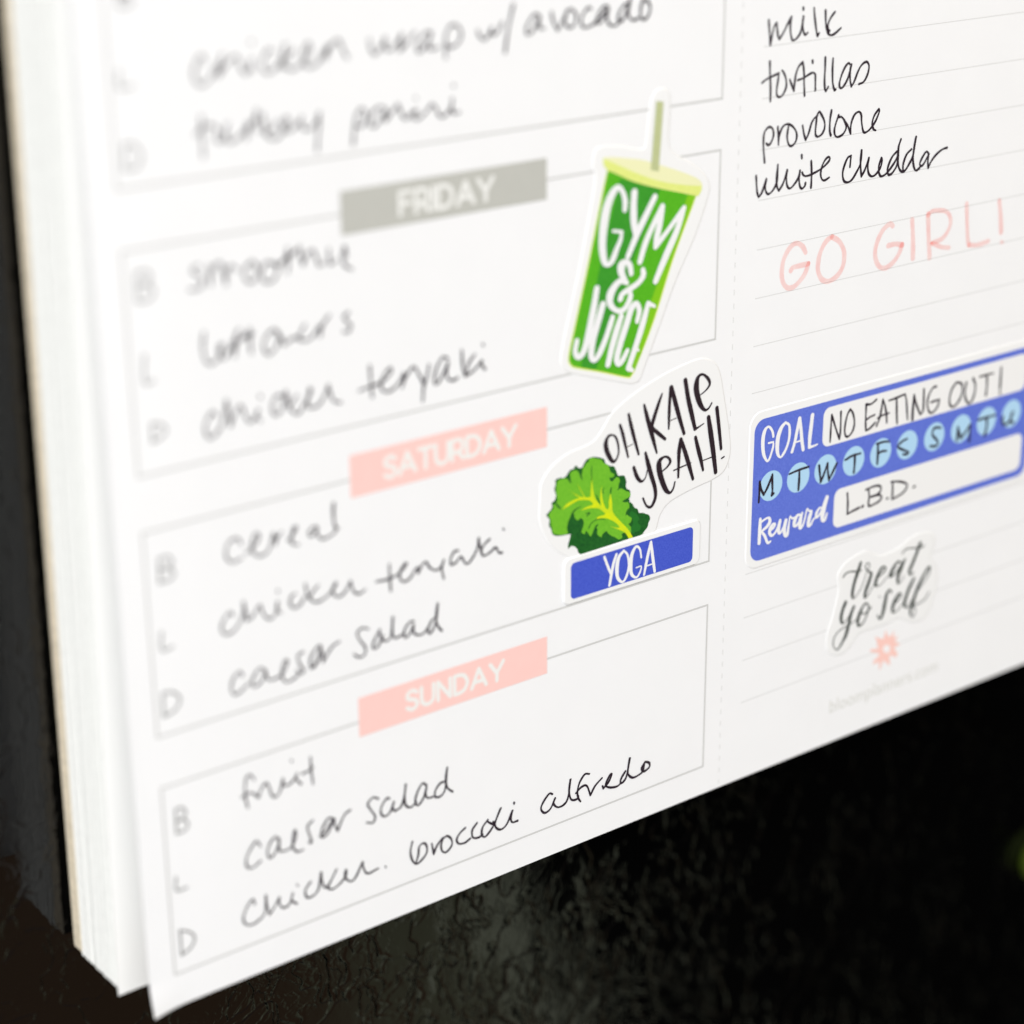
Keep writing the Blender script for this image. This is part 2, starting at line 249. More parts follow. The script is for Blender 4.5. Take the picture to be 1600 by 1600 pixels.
 'treat_print': '12730,2602,65 12678,2461,73 12611,2300,73 12576,2143,70 12584,2033,48 12647,2028,22 12751,2120,20 12835,2265,20 12888,2407,16 12952,2497,19 12908,2556,17 12854,2534,26 12868,2460,26 12953,2384,32 12996,2343,62 12950,2211,74 12882,2061,74 12874,1955,44 12951,1995,24 13055,2100,20 13158,2217,20;12342,2460,34 12408,2507,30 12518,2508,25 12645,2475,28 12772,2466,17;13125,2226,29 13234,2269,27 13325,2330,42 13312,2387,31 13233,2377,56 13146,2256,75 13108,2134,67 13168,2082,23 13278,2113,18 13385,2194,19;13712,2351,21 13627,2397,40 13536,2324,66 13456,2212,76 13467,2172,42 13578,2204,31 13684,2297,33 !13790,2397,42 13719,2277,77 13649,2137,75 13651,2015,52 13709,2012,23 13800,2098,20;14142,2592,69 14066,2430,72 13982,2270,72 13918,2152,69 13957,2081,38 14029,2112,23;13715,2513,24 13775,2564,26 13873,2569,21 14040,2533,25 14174,2518,30 14256,2528,16;12422,1987,74 12367,1876,73 12337,1753,68 12368,1642,43 12438,1653,23 12527,1725,24 !12627,1866,52 12558,1728,74 12523,1569,73 12471,1402,74 12385,1281,49 12297,1197,27 12215,1245,17 12186,1326,22 12195,1419,25 12275,1505,23 12413,1551,21 12601,1584,18 12709,1614,18;12948,1827,33 12883,1845,37 12809,1768,58 12747,1640,74 12739,1533,56 12783,1479,41 12876,1520,33 12947,1634,33 12978,1746,31 12948,1827,27;12782,1703,22 12896,1672,26 13004,1727,38 13042,1753,21;13508,1883,39 13454,1940,32 13395,1877,68 13365,1739,74 13337,1588,75 13297,1489,59 13248,1484,32 13203,1552,30;13216,1888,20 13242,1863,20;13569,1641,28 13671,1693,32 13739,1761,42 13710,1811,39 13633,1752,65 13569,1635,76 13562,1527,54 13622,1498,26 13733,1542,21 13840,1636,22;14040,1987,60 13952,1863,78 13882,1723,77 13844,1585,71 13892,1511,32 13950,1508,25 14040,1619,22 14239,1812,22 14392,1956,26 14423,2071,40 14387,2099,47 14288,1996,60 14185,1851,70 14100,1689,78 14041,1520,78 14002,1395,54 14062,1286,21 14116,1327,26 14124,1424,21 14050,1512,26 14167,1498,21 14316,1520,24 14410,1594,27 14447,1646,21',
 'kale_print': '7434,5913,26 7365,5903,48 7319,5825,74 7328,5722,82 7384,5597,76 7455,5505,50 7518,5529,37 7556,5610,31 7554,5698,35 7529,5804,38 7489,5876,33 7434,5913,23;7577,6026,49 7630,5884,55 7680,5709,50 7738,5512,33;7735,6156,45 7785,5977,61 7852,5760,61 7936,5513,39;7720,5669,13 7822,5691,13;8025,6235,39 8085,6040,72 8170,5794,78 8282,5457,34;8365,6336,26 8304,6210,58 8213,5988,71 8184,5867,61 8299,5754,62 8439,5634,47;8532,6397,69 8513,6205,56 8506,5978,56 8505,5774,31;8540,6396,73 8611,6185,79 8700,5925,74 8806,5640,57;8538,5895,13 8651,5910,13;8806,6451,77 8872,6158,82 8946,5913,81 !9020,5665,64 9086,5677,28 9192,5713,17;9110,6168,18 9216,6217,25 9288,6293,46 9251,6389,51 9141,6474,38 9052,6441,66 9023,6306,107 9053,6160,98 9124,6005,79 9210,5916,47 9284,5933,31 9340,5999,27;7844,5330,54 7911,5174,67 7993,5084,42 8072,5124,23 8105,5233,19;8064,5505,45 8116,5333,73 8193,5110,78 8254,4940,69 8273,4806,63 8243,4708,60 8179,4645,44 8097,4690,34 8030,4817,32;8395,5148,24 8491,5198,32 8547,5263,51 8504,5337,38 8422,5362,38 8334,5310,86 8337,5180,100 8390,5013,94 8468,4852,77 8551,4780,45 8616,4831,34 8646,4928,27;8743,5563,65 8715,5394,71 8712,5213,57 8710,4986,38;8743,5563,67 8831,5356,73 8912,5143,74 9003,4893,52;8616,5111,20 8739,5129,24 8953,5153,20;9032,5533,58 9088,5352,70 9144,5183,70 9201,4986,41;9281,5792,73 9332,5547,91 9393,5246,92 9457,4896,68;9196,5139,16 9372,5153,16;9444,5901,68 9488,5645,68 9554,5244,50;9569,5089,24 9619,5105,24',
 'yoga_print': '7302,4086,43 7364,3933,45 7422,3804,42;7528,4071,46 7469,3921,52 7403,3621,51;7668,4094,39 7573,4010,66 7540,3845,68 7560,3696,58 7649,3607,36 7727,3681,47 7768,3844,37 7739,4011,38 7668,4094,29;8007,3900,29 7977,4037,37 7905,4099,40 7828,4003,66 7804,3835,68 7824,3685,53 7914,3610,35 7976,3660,34 8010,3761,23 7912,3764,21;8190,4100,46 8132,3897,55 8066,3615,40;8190,4100,42 8231,3843,57 8273,3613,48;8117,3740,22 8216,3744,22',
 'gym_print': '7613,9112,81 7618,9232,89 7573,9360,80 7494,9437,79 7395,9373,124 7298,9201,140 7238,8934,144 7220,8660,130 7257,8453,100 7322,8393,72 7401,8442,93 7478,8587,89 7541,8700,71 !7568,8813,47 7409,8848,44;7782,9326,116 7771,9133,116 7782,8909,114 7814,8759,101;8155,9213,95 7978,8948,113 7851,8754,107 7682,8454,96;7902,8345,97 8000,8596,97 8141,8834,96 !8298,9059,93 8259,8839,109 8205,8644,103 !8186,8511,86 8353,8656,81 8542,8832,82 !8702,8984,81 8576,8679,111 8390,8365,117 8197,8018,99;7744,8201,83 7713,8325,91 7640,8376,90 7568,8336,143 7569,8235,118 7644,8109,70 !7674,8076,63 7557,8124,84 7456,8072,114 7371,7962,132 7373,7825,103 7490,7714,71 7607,7705,83 7693,7782,96 7735,7877,90 7727,7959,57;7553,7874,96 7589,7936,89 7719,7983,84 7879,8048,89 7965,8136,98 7956,8217,81;7126,8088,100 7072,7820,112 6989,7494,113 6905,7247,107 6813,7173,84 6748,7253,88 6776,7408,82;7236,7843,107 7159,7635,113 7061,7356,113 7035,7154,101 7093,7074,75 7179,7150,96 7292,7348,97 7362,7507,97 7412,7630,85;7572,7619,97 7494,7438,109 7410,7211,109 7340,6969,97;7867,7498,80 7901,7642,93 7848,7755,76 7753,7691,109 7669,7487,110 7556,7219,110 7500,7020,107 7538,6931,71 7604,6977,91 7690,7101,74;8191,7656,45 !8063,7718,83 7979,7467,105 7880,7217,106 !7716,6845,98 7791,6795,54;7860,7104,38 7898,7068,38',
 'note_chicken_wrap': '1241,11726,27 1231,11791,26 1196,11813,26 1132,11737,27 1096,11639,27 1111,11536,26 1174,11485,26 1249,11509,26 1343,11588,27 1439,11706,27 !1483,11804,27 1446,11693,27 1418,11606,27 !1407,11556,26 1496,11662,27 1582,11731,26 1652,11762,26 1693,11707,27 1732,11600,27 !1782,11550,26 1839,11628,27 1875,11714,26 1854,11626,27 1866,11573,27;1871,11914,27 1878,11897,27;2160,11771,27 2107,11795,27 2042,11724,28 2014,11623,28 2047,11542,27 2108,11535,27 2188,11579,27 2269,11662,28 !2333,11838,28 2303,11711,28 2291,11634,28 !2272,11571,28;2460,11761,27 2347,11681,27 !2283,11635,28 2341,11564,27 2418,11536,27 2513,11573,27 2611,11655,28 2679,11753,28 2650,11821,27 2600,11748,28 2578,11619,28 2622,11548,27 2700,11541,27 2781,11585,28 2865,11696,28 !2932,11768,27 2897,11693,28 !2877,11615,28 2963,11752,28 3062,11822,27 3107,11765,28 3151,11668,28 3197,11597,28;3522,11784,29 3535,11676,29 !3597,11590,28 3690,11675,29 3760,11789,28 3741,11697,29 3788,11625,28 3872,11658,29 3958,11744,29 !4001,11807,29 3980,11674,30 !3953,11603,28 4055,11667,29 4142,11754,29 !4193,11803,29;4429,11781,28 4362,11788,28 4275,11714,29 4222,11624,29 4237,11561,28 4306,11589,29 4393,11676,29 !4446,11780,28 4410,11674,29 4399,11594,29 4458,11574,28 4544,11593,28;4652,11445,30 4656,11610,30 4667,11746,30 4738,11835,29 4824,11834,29 4892,11766,30 4890,11670,30 4819,11595,30 4733,11575,29 4673,11608,29;5153,11743,30 5187,11670,30 5257,11615,29 5328,11671,31 5383,11763,30 5373,11695,31 5417,11663,29 5488,11712,31 5543,11805,31;5723,12011,34 5659,11794,34 5612,11589,34 5584,11424,34;6149,11835,29 6058,11857,30 5948,11741,31 5929,11644,31 5975,11619,30 6057,11675,31 6149,11821,31 6139,11738,31 6158,11680,30 6222,11667,29;6341,11861,32 6369,11746,32 !6443,11625,30 6517,11732,32 6610,11866,32 6573,11784,32 6573,11685,31 6667,11641,31 6742,11713,32 6741,11812,32 6666,11876,30 6591,11854,31;7005,11847,30 6948,11866,31 6854,11774,33 6836,11676,32 6893,11620,30 7025,11644,31 7120,11708,32 7291,11837,33 7214,11858,31 7119,11765,33 7101,11666,32 7159,11661,31 7234,11727,32 7300,11822,31 7273,11709,33 7322,11618,31 7429,11601,31 7505,11660,32;7657,11849,32 7580,11856,33 7484,11763,34 7466,11663,33 7525,11643,33 7601,11738,34 7694,11991,34 7657,11849,34 7640,11720,33 7720,11641,32 7817,11661,32;7891,11888,35 7854,11775,35 7866,11657,34 7936,11636,33 8013,11717,35 8011,11820,34 7950,11883,32 7911,11872,33',
 'note_turkey_panini': '1157,11133,28 1153,10965,28 1157,10796,28 !1154,10653,28;1076,10923,27 1186,11013,27 1304,10999,26 1360,10941,27 1339,10852,27 1381,10801,27 1445,10865,27 !1499,11003,27 1469,10888,27 1486,10795,27 1546,10787,27 1640,10828,27 1736,10909,27 !1771,10984,27 1749,10881,28 !1744,10789,27 1782,10917,28 1880,11024,27 1913,11072,28;1900,11113,29 1894,11009,29 1903,10889,29 !1909,10862,28;1982,11064,29 1997,10931,29 2006,10810,29;2185,10962,28 2103,10878,28 !2007,10824,28 2065,10763,27 2158,10752,28 2239,10809,28 2323,10919,28 2311,10987,27 2262,10939,28 2249,10848,28 2318,10813,27 2414,10855,28 2496,10925,28 !2514,10963,28 2509,10870,28 2554,10811,27 2633,10815,28 2716,10873,28 !2769,10988,27 2754,10841,29 2731,10682,29 2716,10535,29;3237,10544,30 3261,10733,30 3300,10878,30 3369,10966,29 3433,10917,29 3428,10809,30 3360,10748,29 3295,10770,28;3698,10942,28 3615,10951,29 3513,10867,30 3493,10760,29 3558,10725,29 3643,10797,30 3748,10923,29 3711,10831,30 3726,10774,29 3795,10849,29 !3899,10933,29 3916,10959,29 3947,10886,29 3995,10784,29 4045,10764,29 4132,10838,29 !4192,10858,30 4147,10766,30 4215,10745,29 4301,10790,29 4389,10864,30 4441,10900,28 4492,10838,29 4541,10749,29 4593,10722,29 4663,10763,30 4735,10853,30 !4745,10936,30 4734,10811,30 4768,10751,29 4855,10755,29;4180,11012,29 4188,10997,29;4766,11101,30 4774,11086,30',
 'note_smoothie': '1011,9385,27 954,9380,27 919,9328,27 980,9274,26 1040,9206,27 1018,9122,27 936,9107,27 864,9119,26;1140,9365,28 1148,9247,28 !1149,9130,28 1175,9286,28 1263,9374,28 1311,9352,28 1337,9245,28 !1360,9095,28 1379,9268,28 1456,9314,27 1518,9245,27;1723,9316,28 1635,9256,29 1620,9140,28 1691,9069,28 1778,9114,29 1801,9229,28 1740,9328,28;2021,9239,28 1939,9281,28 1867,9204,29 1860,9086,28 1942,9028,28 2046,9071,29 2086,9183,29 2023,9268,29 2123,9222,28 2231,9339,29;2235,9413,30 2245,9278,30 !2219,9102,30;2157,9232,29 2299,9329,29 2388,9375,29;2406,9402,29 2417,9280,29 !2446,9156,28 2504,9282,29 2593,9328,28 2641,9230,28 2679,9119,28 2741,9139,28;2828,9307,30 2823,9201,30 2845,9107,28 2936,9153,29;3057,9301,30 3025,9170,30 3056,9058,29 3161,8996,28;3074,9284,31 3078,9161,31',
 'note_leftovers': '1021,8562,29 993,8388,29 1015,8234,28 1085,8161,28 1187,8202,29 1244,8311,29 1265,8383,28 1213,8347,29 1222,8225,28 1287,8198,29 1359,8290,29 1452,8439,29 !1507,8519,29;1463,8482,30 1446,8334,30 1420,8188,30;1392,8284,29 1534,8409,29 1672,8459,29;1650,8508,29 1648,8342,29 1656,8189,29;1567,8388,28 1704,8423,28;1994,8431,30 1888,8374,30 1830,8248,30 1892,8130,29 1998,8187,30 2057,8313,30 2011,8428,29 2091,8307,29 2120,8210,29 2191,8243,30 !2227,8267,29 2332,8278,30 2407,8372,30 2444,8412,30 2388,8345,30 2348,8245,29 2434,8206,29 2541,8240,30 2615,8320,30 !2644,8361,29 2666,8264,30 2646,8221,30 2688,8353,30 2799,8472,30;3085,8453,30 3011,8404,30 3062,8333,29 3114,8277,30 3075,8206,30 3003,8219,29',
 'note_chicken_teryaki_friday': '1131,7480,28 1078,7557,28 1001,7481,29 957,7370,29 986,7258,28 1042,7232,29 1118,7283,29 1214,7410,29 !1274,7663,29 1292,7487,29 !1311,7322,28 1363,7446,29 1458,7560,29 1498,7498,28 1536,7383,28 1591,7317,28 1653,7358,29 1719,7466,29 1684,7379,29 1739,7300,28;1743,7629,28 1756,7600,28;2055,7573,29 1980,7575,30 1914,7480,30 1923,7370,29 1981,7331,30 2061,7409,30 2118,7615,30 2141,7488,30 2166,7375,30;2280,7528,31 2184,7425,31 2166,7388,30 2223,7308,29 2299,7293,30 2381,7399,31 2480,7529,31 2467,7586,31 2447,7495,31 2425,7362,30 2485,7323,29 2595,7342,30 2693,7459,31 !2745,7572,29 2770,7444,30 2828,7336,29 2921,7303,29;3376,7701,32 3385,7506,32 3400,7280,32;3205,7402,31 3366,7426,31 3543,7447,32 3692,7543,32 3694,7612,31 3612,7559,32 3543,7447,32 3556,7347,31 3635,7303,31 3734,7325,32 3834,7404,32 3903,7503,32 !3902,7475,32 3882,7380,32 !3864,7314,32 3934,7454,32 4052,7558,31 4116,7475,31 4194,7333,32 4209,7259,32;4300,7539,35 4262,7391,35 4209,7259,35 4187,7065,35;4601,7566,31 4518,7596,33 4414,7460,33 4377,7297,33 4426,7259,33 4513,7356,33 4609,7522,33 4581,7414,33 4596,7297,32 4679,7252,32 4765,7279,32;4831,7637,33 4837,7479,33 4852,7362,33 !4884,7270,33;5043,7540,33 4956,7456,33 4903,7352,33 4884,7284,31 4987,7307,33 5109,7384,33 5162,7432,31 5160,7360,32 5212,7307,32;5173,7659,30 5190,7634,30',
 'note_cereal': '1367,5751,26 1328,5845,26 1223,5843,27 1150,5750,27 1149,5624,26 1234,5546,26 1356,5572,27;1435,5622,29 1545,5679,29 1627,5785,29 1585,5852,28 1534,5766,29 1513,5659,28 1568,5560,27 1673,5534,28 1769,5595,29 !1841,5789,29 1868,5712,28 !1855,5630,29 1900,5732,29 1963,5773,29;2049,5638,29 2130,5703,29 2182,5790,29 2135,5788,29 2106,5681,29 2109,5581,28 2200,5544,28;2492,5715,27 2429,5730,28 2364,5675,28 2392,5610,27 2457,5652,29 2491,5701,27 2487,5616,27 2563,5532,27 2691,5551,28 2773,5603,29 2747,5739,28 2759,5994,28 2737,5856,28 2759,5650,28 2806,5624,27',
 'note_chicken_teryaki_saturday': '1190,4835,27 1148,4889,28 1052,4801,28 1015,4697,28 1055,4614,27 1145,4603,28 1240,4663,28 1341,4808,28 !1351,4977,28 1373,4842,28 !1381,4711,27 1458,4733,28 1541,4825,28 !1589,4870,27 1615,4776,27 1671,4674,27 1747,4639,28 1829,4718,28 !1851,4843,28 1831,4747,27 1889,4673,27;1860,4999,27 1866,4976,27;2120,4887,30 2056,4860,30 2035,4764,29 2094,4690,29 2191,4722,30 2258,4806,30;2275,4977,28 2286,4886,28 2306,4808,27 !2320,4761,27;2470,4911,30 2387,4845,30 2336,4771,29 2396,4696,28 2492,4685,29 2606,4728,30 2724,4829,30 2742,4883,30 2690,4808,30 2703,4717,29 2781,4666,29 2881,4714,30 !2968,4839,30 2981,4761,29 3026,4660,28 3107,4624,29 3191,4661,30;3586,4922,31 3588,4742,30 3598,4529,30;3370,4724,30 3587,4712,30 3757,4758,31 3861,4851,31 3827,4860,31 3757,4773,31 3754,4669,30 3820,4606,30 3923,4640,31 3993,4727,31 !4046,4759,29 4043,4669,30 4114,4771,31 4184,4799,29 4233,4711,29 4335,4639,29 4422,4662,31 !4476,4754,29 4439,4642,31 4470,4482,30;4722,4829,31 4652,4831,32 4589,4741,32 4596,4655,30 4684,4671,32 4755,4729,31 4790,4690,30 4859,4596,30 4948,4650,32 5039,4780,32 !5068,4926,32 5084,4815,31 !5118,4683,31;5254,4864,31 5164,4810,32 5110,4732,31 5144,4646,30 5252,4665,31 !5342,4719,31 5378,4695,30 5413,4624,30 5468,4611,30;5489,4960,27 5507,4940,27',
 'note_caesar_salad_saturday': '1279,3968,26 1237,4039,27 1141,3965,28 1103,3844,27 1142,3744,26 1236,3760,28 1364,3840,28;1605,3961,27 1529,3998,28 1429,3894,29 1408,3797,27 1469,3764,28 1566,3824,29 1619,3942,29 1630,3850,27 1673,3792,27 1783,3790,28 1881,3835,29 1951,3963,28 1921,4002,29 1868,3898,29 1862,3781,28 1920,3689,27 2033,3701,29 2115,3751,29;2194,4042,28 2112,4006,28 2137,3879,27 2196,3773,27 2147,3742,27 2086,3805,26;2309,3770,30 2411,3875,30 2467,4039,30 2419,4052,30 2317,3947,30 2295,3819,29 2341,3775,30 2427,3870,30 2465,4009,30 2493,3896,29 !2496,3805,30 2575,3918,31 2660,3999,30 2759,4030,30;3224,4081,27 3126,4123,28 3041,4072,28 3086,3953,27 3164,3825,28 3144,3724,29 3044,3723,27 2980,3786,27;3406,4015,32 3335,3928,32 3281,3822,31 3313,3767,30 3382,3809,32 3453,3926,32;3396,4025,29 3409,3930,28 3473,3836,28 3576,3868,30 !3619,4146,30 3605,3967,29 3634,3836,28 3728,3840,29 3797,3867,30;3955,3992,29 3887,3996,30 3798,3897,30 3812,3786,29 3899,3839,31 3954,3946,30 3951,3839,29 4001,3779,29 4105,3766,30 4193,3834,31;4318,3954,31 4247,3911,31 4193,3818,31 4208,3737,30 4279,3794,31 4335,3934,31 !4358,4144,30 4327,3967,31 4350,3821,30 4418,3725,30',
 'note_fruit': '1365,2442,26 1308,2537,26 1242,2498,28 1218,2354,27 1223,2183,27 1248,2067,27;1164,2249,29 1245,2283,29 1338,2252,27 !1412,2165,29 1450,2260,29 1534,2340,29 1577,2264,28 1618,2127,28 1680,2090,29 1748,2160,29 !1797,2314,29 1800,2220,28 1863,2199,29 1946,2233,30 !2015,2319,29 1996,2248,28 2072,2145,28;1938,2545,26 1945,2524,26;2236,2495,29 2235,2309,28 2257,2083,28;2096,2293,30 2177,2297,31 2261,2331,31',
 'note_caesar_salad_sunday': '1403,1437,27 1344,1537,28 1243,1447,29 1172,1317,28 1189,1200,27 1275,1169,28 1390,1222,29;1648,1507,29 1565,1458,29 1501,1324,28 1535,1216,28 1619,1265,29 1692,1413,29 1662,1471,28 1689,1367,28 1684,1274,27 1780,1239,28 1880,1267,29 1952,1400,29 1941,1499,29 1903,1386,29 1896,1261,28 1957,1160,27 2056,1156,28;2223,1543,30 2138,1478,29 2164,1341,28 2191,1220,29 2142,1237,28;2327,1268,31 2447,1337,31 2536,1450,31 2471,1489,31 2383,1392,31 2344,1278,30 2376,1234,31 2479,1294,31 2553,1460,31 !2566,1360,30 !2612,1248,31 2667,1357,31 2739,1460,32 2825,1494,31;3289,1513,28 3204,1558,29 3115,1491,29 3163,1378,28 3228,1259,28 3190,1175,29 3088,1210,28;3477,1449,29 3426,1467,31 3336,1368,31 3332,1256,29 3399,1200,30 3488,1250,31 !3545,1377,31 3524,1271,29 3575,1221,28;3566,1235,31 3654,1254,32 3711,1365,32 !3752,1579,32 3729,1391,31 3743,1256,30 3829,1194,31 3920,1245,32;4103,1445,29 4033,1501,31 3941,1385,31 3902,1251,30 3954,1184,31 4045,1268,31 4103,1429,31 4082,1321,30 4116,1244,29 4205,1230,30;4426,1403,31 4336,1400,32 4252,1313,32 4250,1215,29 4349,1198,32 4424,1289,32 4446,1479,31 4467,1620,32 4436,1449,31 4460,1293,30 4549,1197,30',
 'note_chicken_broccoli': '1266,600,27 1239,690,28 1146,614,29 1081,479,28 1099,375,27 1185,318,28 1291,334,29 1409,417,29 !1440,678,29 1448,531,28 !1480,366,27 1575,467,29 !1646,569,29 1641,474,27 1702,386,28 1803,413,29 !1860,553,29 1838,448,28 1917,369,27;1932,664,25 1943,635,25;2146,624,31 2058,528,31 2077,407,29 2186,398,31 2273,480,31 !2318,707,31 2328,573,30 !2357,465,29 2407,446,31 2461,508,31 2569,664,31;2461,508,31 2407,446,29 2489,383,30 2610,420,31 2717,512,31 2721,608,31 2699,502,29 2780,398,29 2868,423,31 !2996,623,31 3010,519,29 3075,413,29 3250,431,30;3373,420,27 3379,397,27;3840,645,32 3801,509,31 3823,367,30 3892,267,30 3983,293,32 4076,377,32 4079,493,31 4026,554,31 3953,521,32 3932,395,32 3893,292,32;4169,494,30 4185,405,30 !4201,315,32 4258,429,32 4370,524,31 4331,420,31 4347,313,30 4419,270,31 4513,338,32 4515,439,30 4443,523,30 4370,507,31;4757,540,33 4663,488,34 4606,407,33 4642,326,31 4752,304,33 4846,339,33;4971,549,34 4885,461,33 4893,339,31 4995,303,32 5070,327,33;5167,532,34 5072,446,34 5052,334,33 5107,272,33 5202,332,34 5279,425,34 5261,465,32;5167,498,31 5260,432,32 5318,490,34 5405,648,33 5318,490,33 5298,378,31 5392,293,32 5506,339,34 !5613,525,34 5584,415,33 5612,337,31 5708,329,32;5643,651,31 5647,633,31;6360,546,32 6301,574,34 6194,481,35 6144,377,34 6213,284,32 6321,316,35 !6410,460,35 6380,383,33 6459,295,32 6578,298,35 6658,393,35 6706,690,34 6677,491,34 6718,338,32 6818,304,34 6858,343,35;7067,648,32 6976,670,34 6877,563,35 6837,420,34 6858,308,33 6899,241,32;6807,412,35 6917,480,35 7018,464,33 !7090,282,33 7180,409,36 7312,497,36;7323,362,34 !7344,311,35 7446,391,37 7506,495,36 7465,491,36 7385,359,35 7468,287,33 7612,256,35 7694,291,36;7774,459,37 7693,362,37 7684,285,34 7756,306,37 7807,395,37 7864,668,37 7826,460,36 7849,364,34 7944,297,35 8090,320,37 8131,359,37;8170,489,37 8099,406,37 8153,335,35 8257,372,37 8256,443,34 8170,489,35 8150,442,37 8131,341,37',
 'meal_letters_thursday': '147,10923,21 132,10644,21;147,10923,19 268,10908,19 343,10803,20 336,10707,20 261,10634,20 132,10644,19;147,11752,20 139,11566,19 305,11569,19;215,12676,20 204,12450,20;215,12676,19 302,12656,19 342,12601,19 309,12565,19 213,12560,19 323,12544,19 363,12489,19 315,12447,19 204,12450,19',
 'meal_letters_friday': '182,9428,21 172,9101,21;182,9428,20 307,9436,20 364,9355,21 311,9278,21 185,9270,20 341,9259,20 390,9179,21 328,9088,21 170,9086,20;209,8440,21 191,8105,21 311,8104,21;247,7579,22 237,7347,22;247,7579,21 365,7547,21 425,7474,22 370,7394,22 237,7347,22',
 'meal_letters_saturday': '214,5853,23 199,5540,23;214,5853,22 338,5853,22 391,5777,22 336,5711,23 212,5712,22 360,5689,22 404,5614,22 349,5549,23 199,5540,22;176,4889,22 166,4648,22 318,4653,23;131,4064,23 124,3742,23;131,4064,23 273,4038,23 367,3918,23 290,3791,24 124,3742,24',
 'meal_letters_sunday': '193,2407,24 185,2062,24;193,2407,24 288,2401,23 334,2315,24 276,2240,25 190,2244,23 310,2219,23 356,2133,24 299,2066,25 185,2062,24;132,1439,24 126,1245,23 276,1234,24;128,645,24 132,450,24 131,268,24;128,645,24 237,590,24 321,509,24 332,419,25 266,324,26 131,268,26',
 'kale_notch': '6656,5459,33 6667,5405,27 6686,5353,13;6841,5513,38 6862,5440,32 6888,5360,13;6614,5483,30 6635,5444,20 6642,5428,10;7403,5266,24 7431,5231,32 7460,5219,18;7611,5091,35 7576,5076,30 7555,5058,15;7766,4840,30 7701,4846,25 7644,4855,10;6403,5126,24 6454,5063,28 6506,5011,11;7761,4707,39 7726,4668,33 7712,4630,13;7063,5531,10 7057,5419,14 7065,5303,9;7144,5078,10 7173,5014,21 7213,4941,16;6741,4840,21 6720,4902,31 6782,4945,20 6865,4960,11;6950,4836,10 7034,4827,20 6978,4795,18;7121,4557,19 7149,4591,31 7191,4616,12;7050,4650,13 7008,4590,19 7064,4664,14 7176,4695,12 7318,4661,10;7298,5146,9 7270,5107,12 7285,5057,8;7426,5117,19 7419,5072,25 7413,5027,12;7000,5619,28 6951,5602,24 6924,5551,15;7279,5574,27 7294,5531,22;6779,5578,29 6806,5538,24',
}
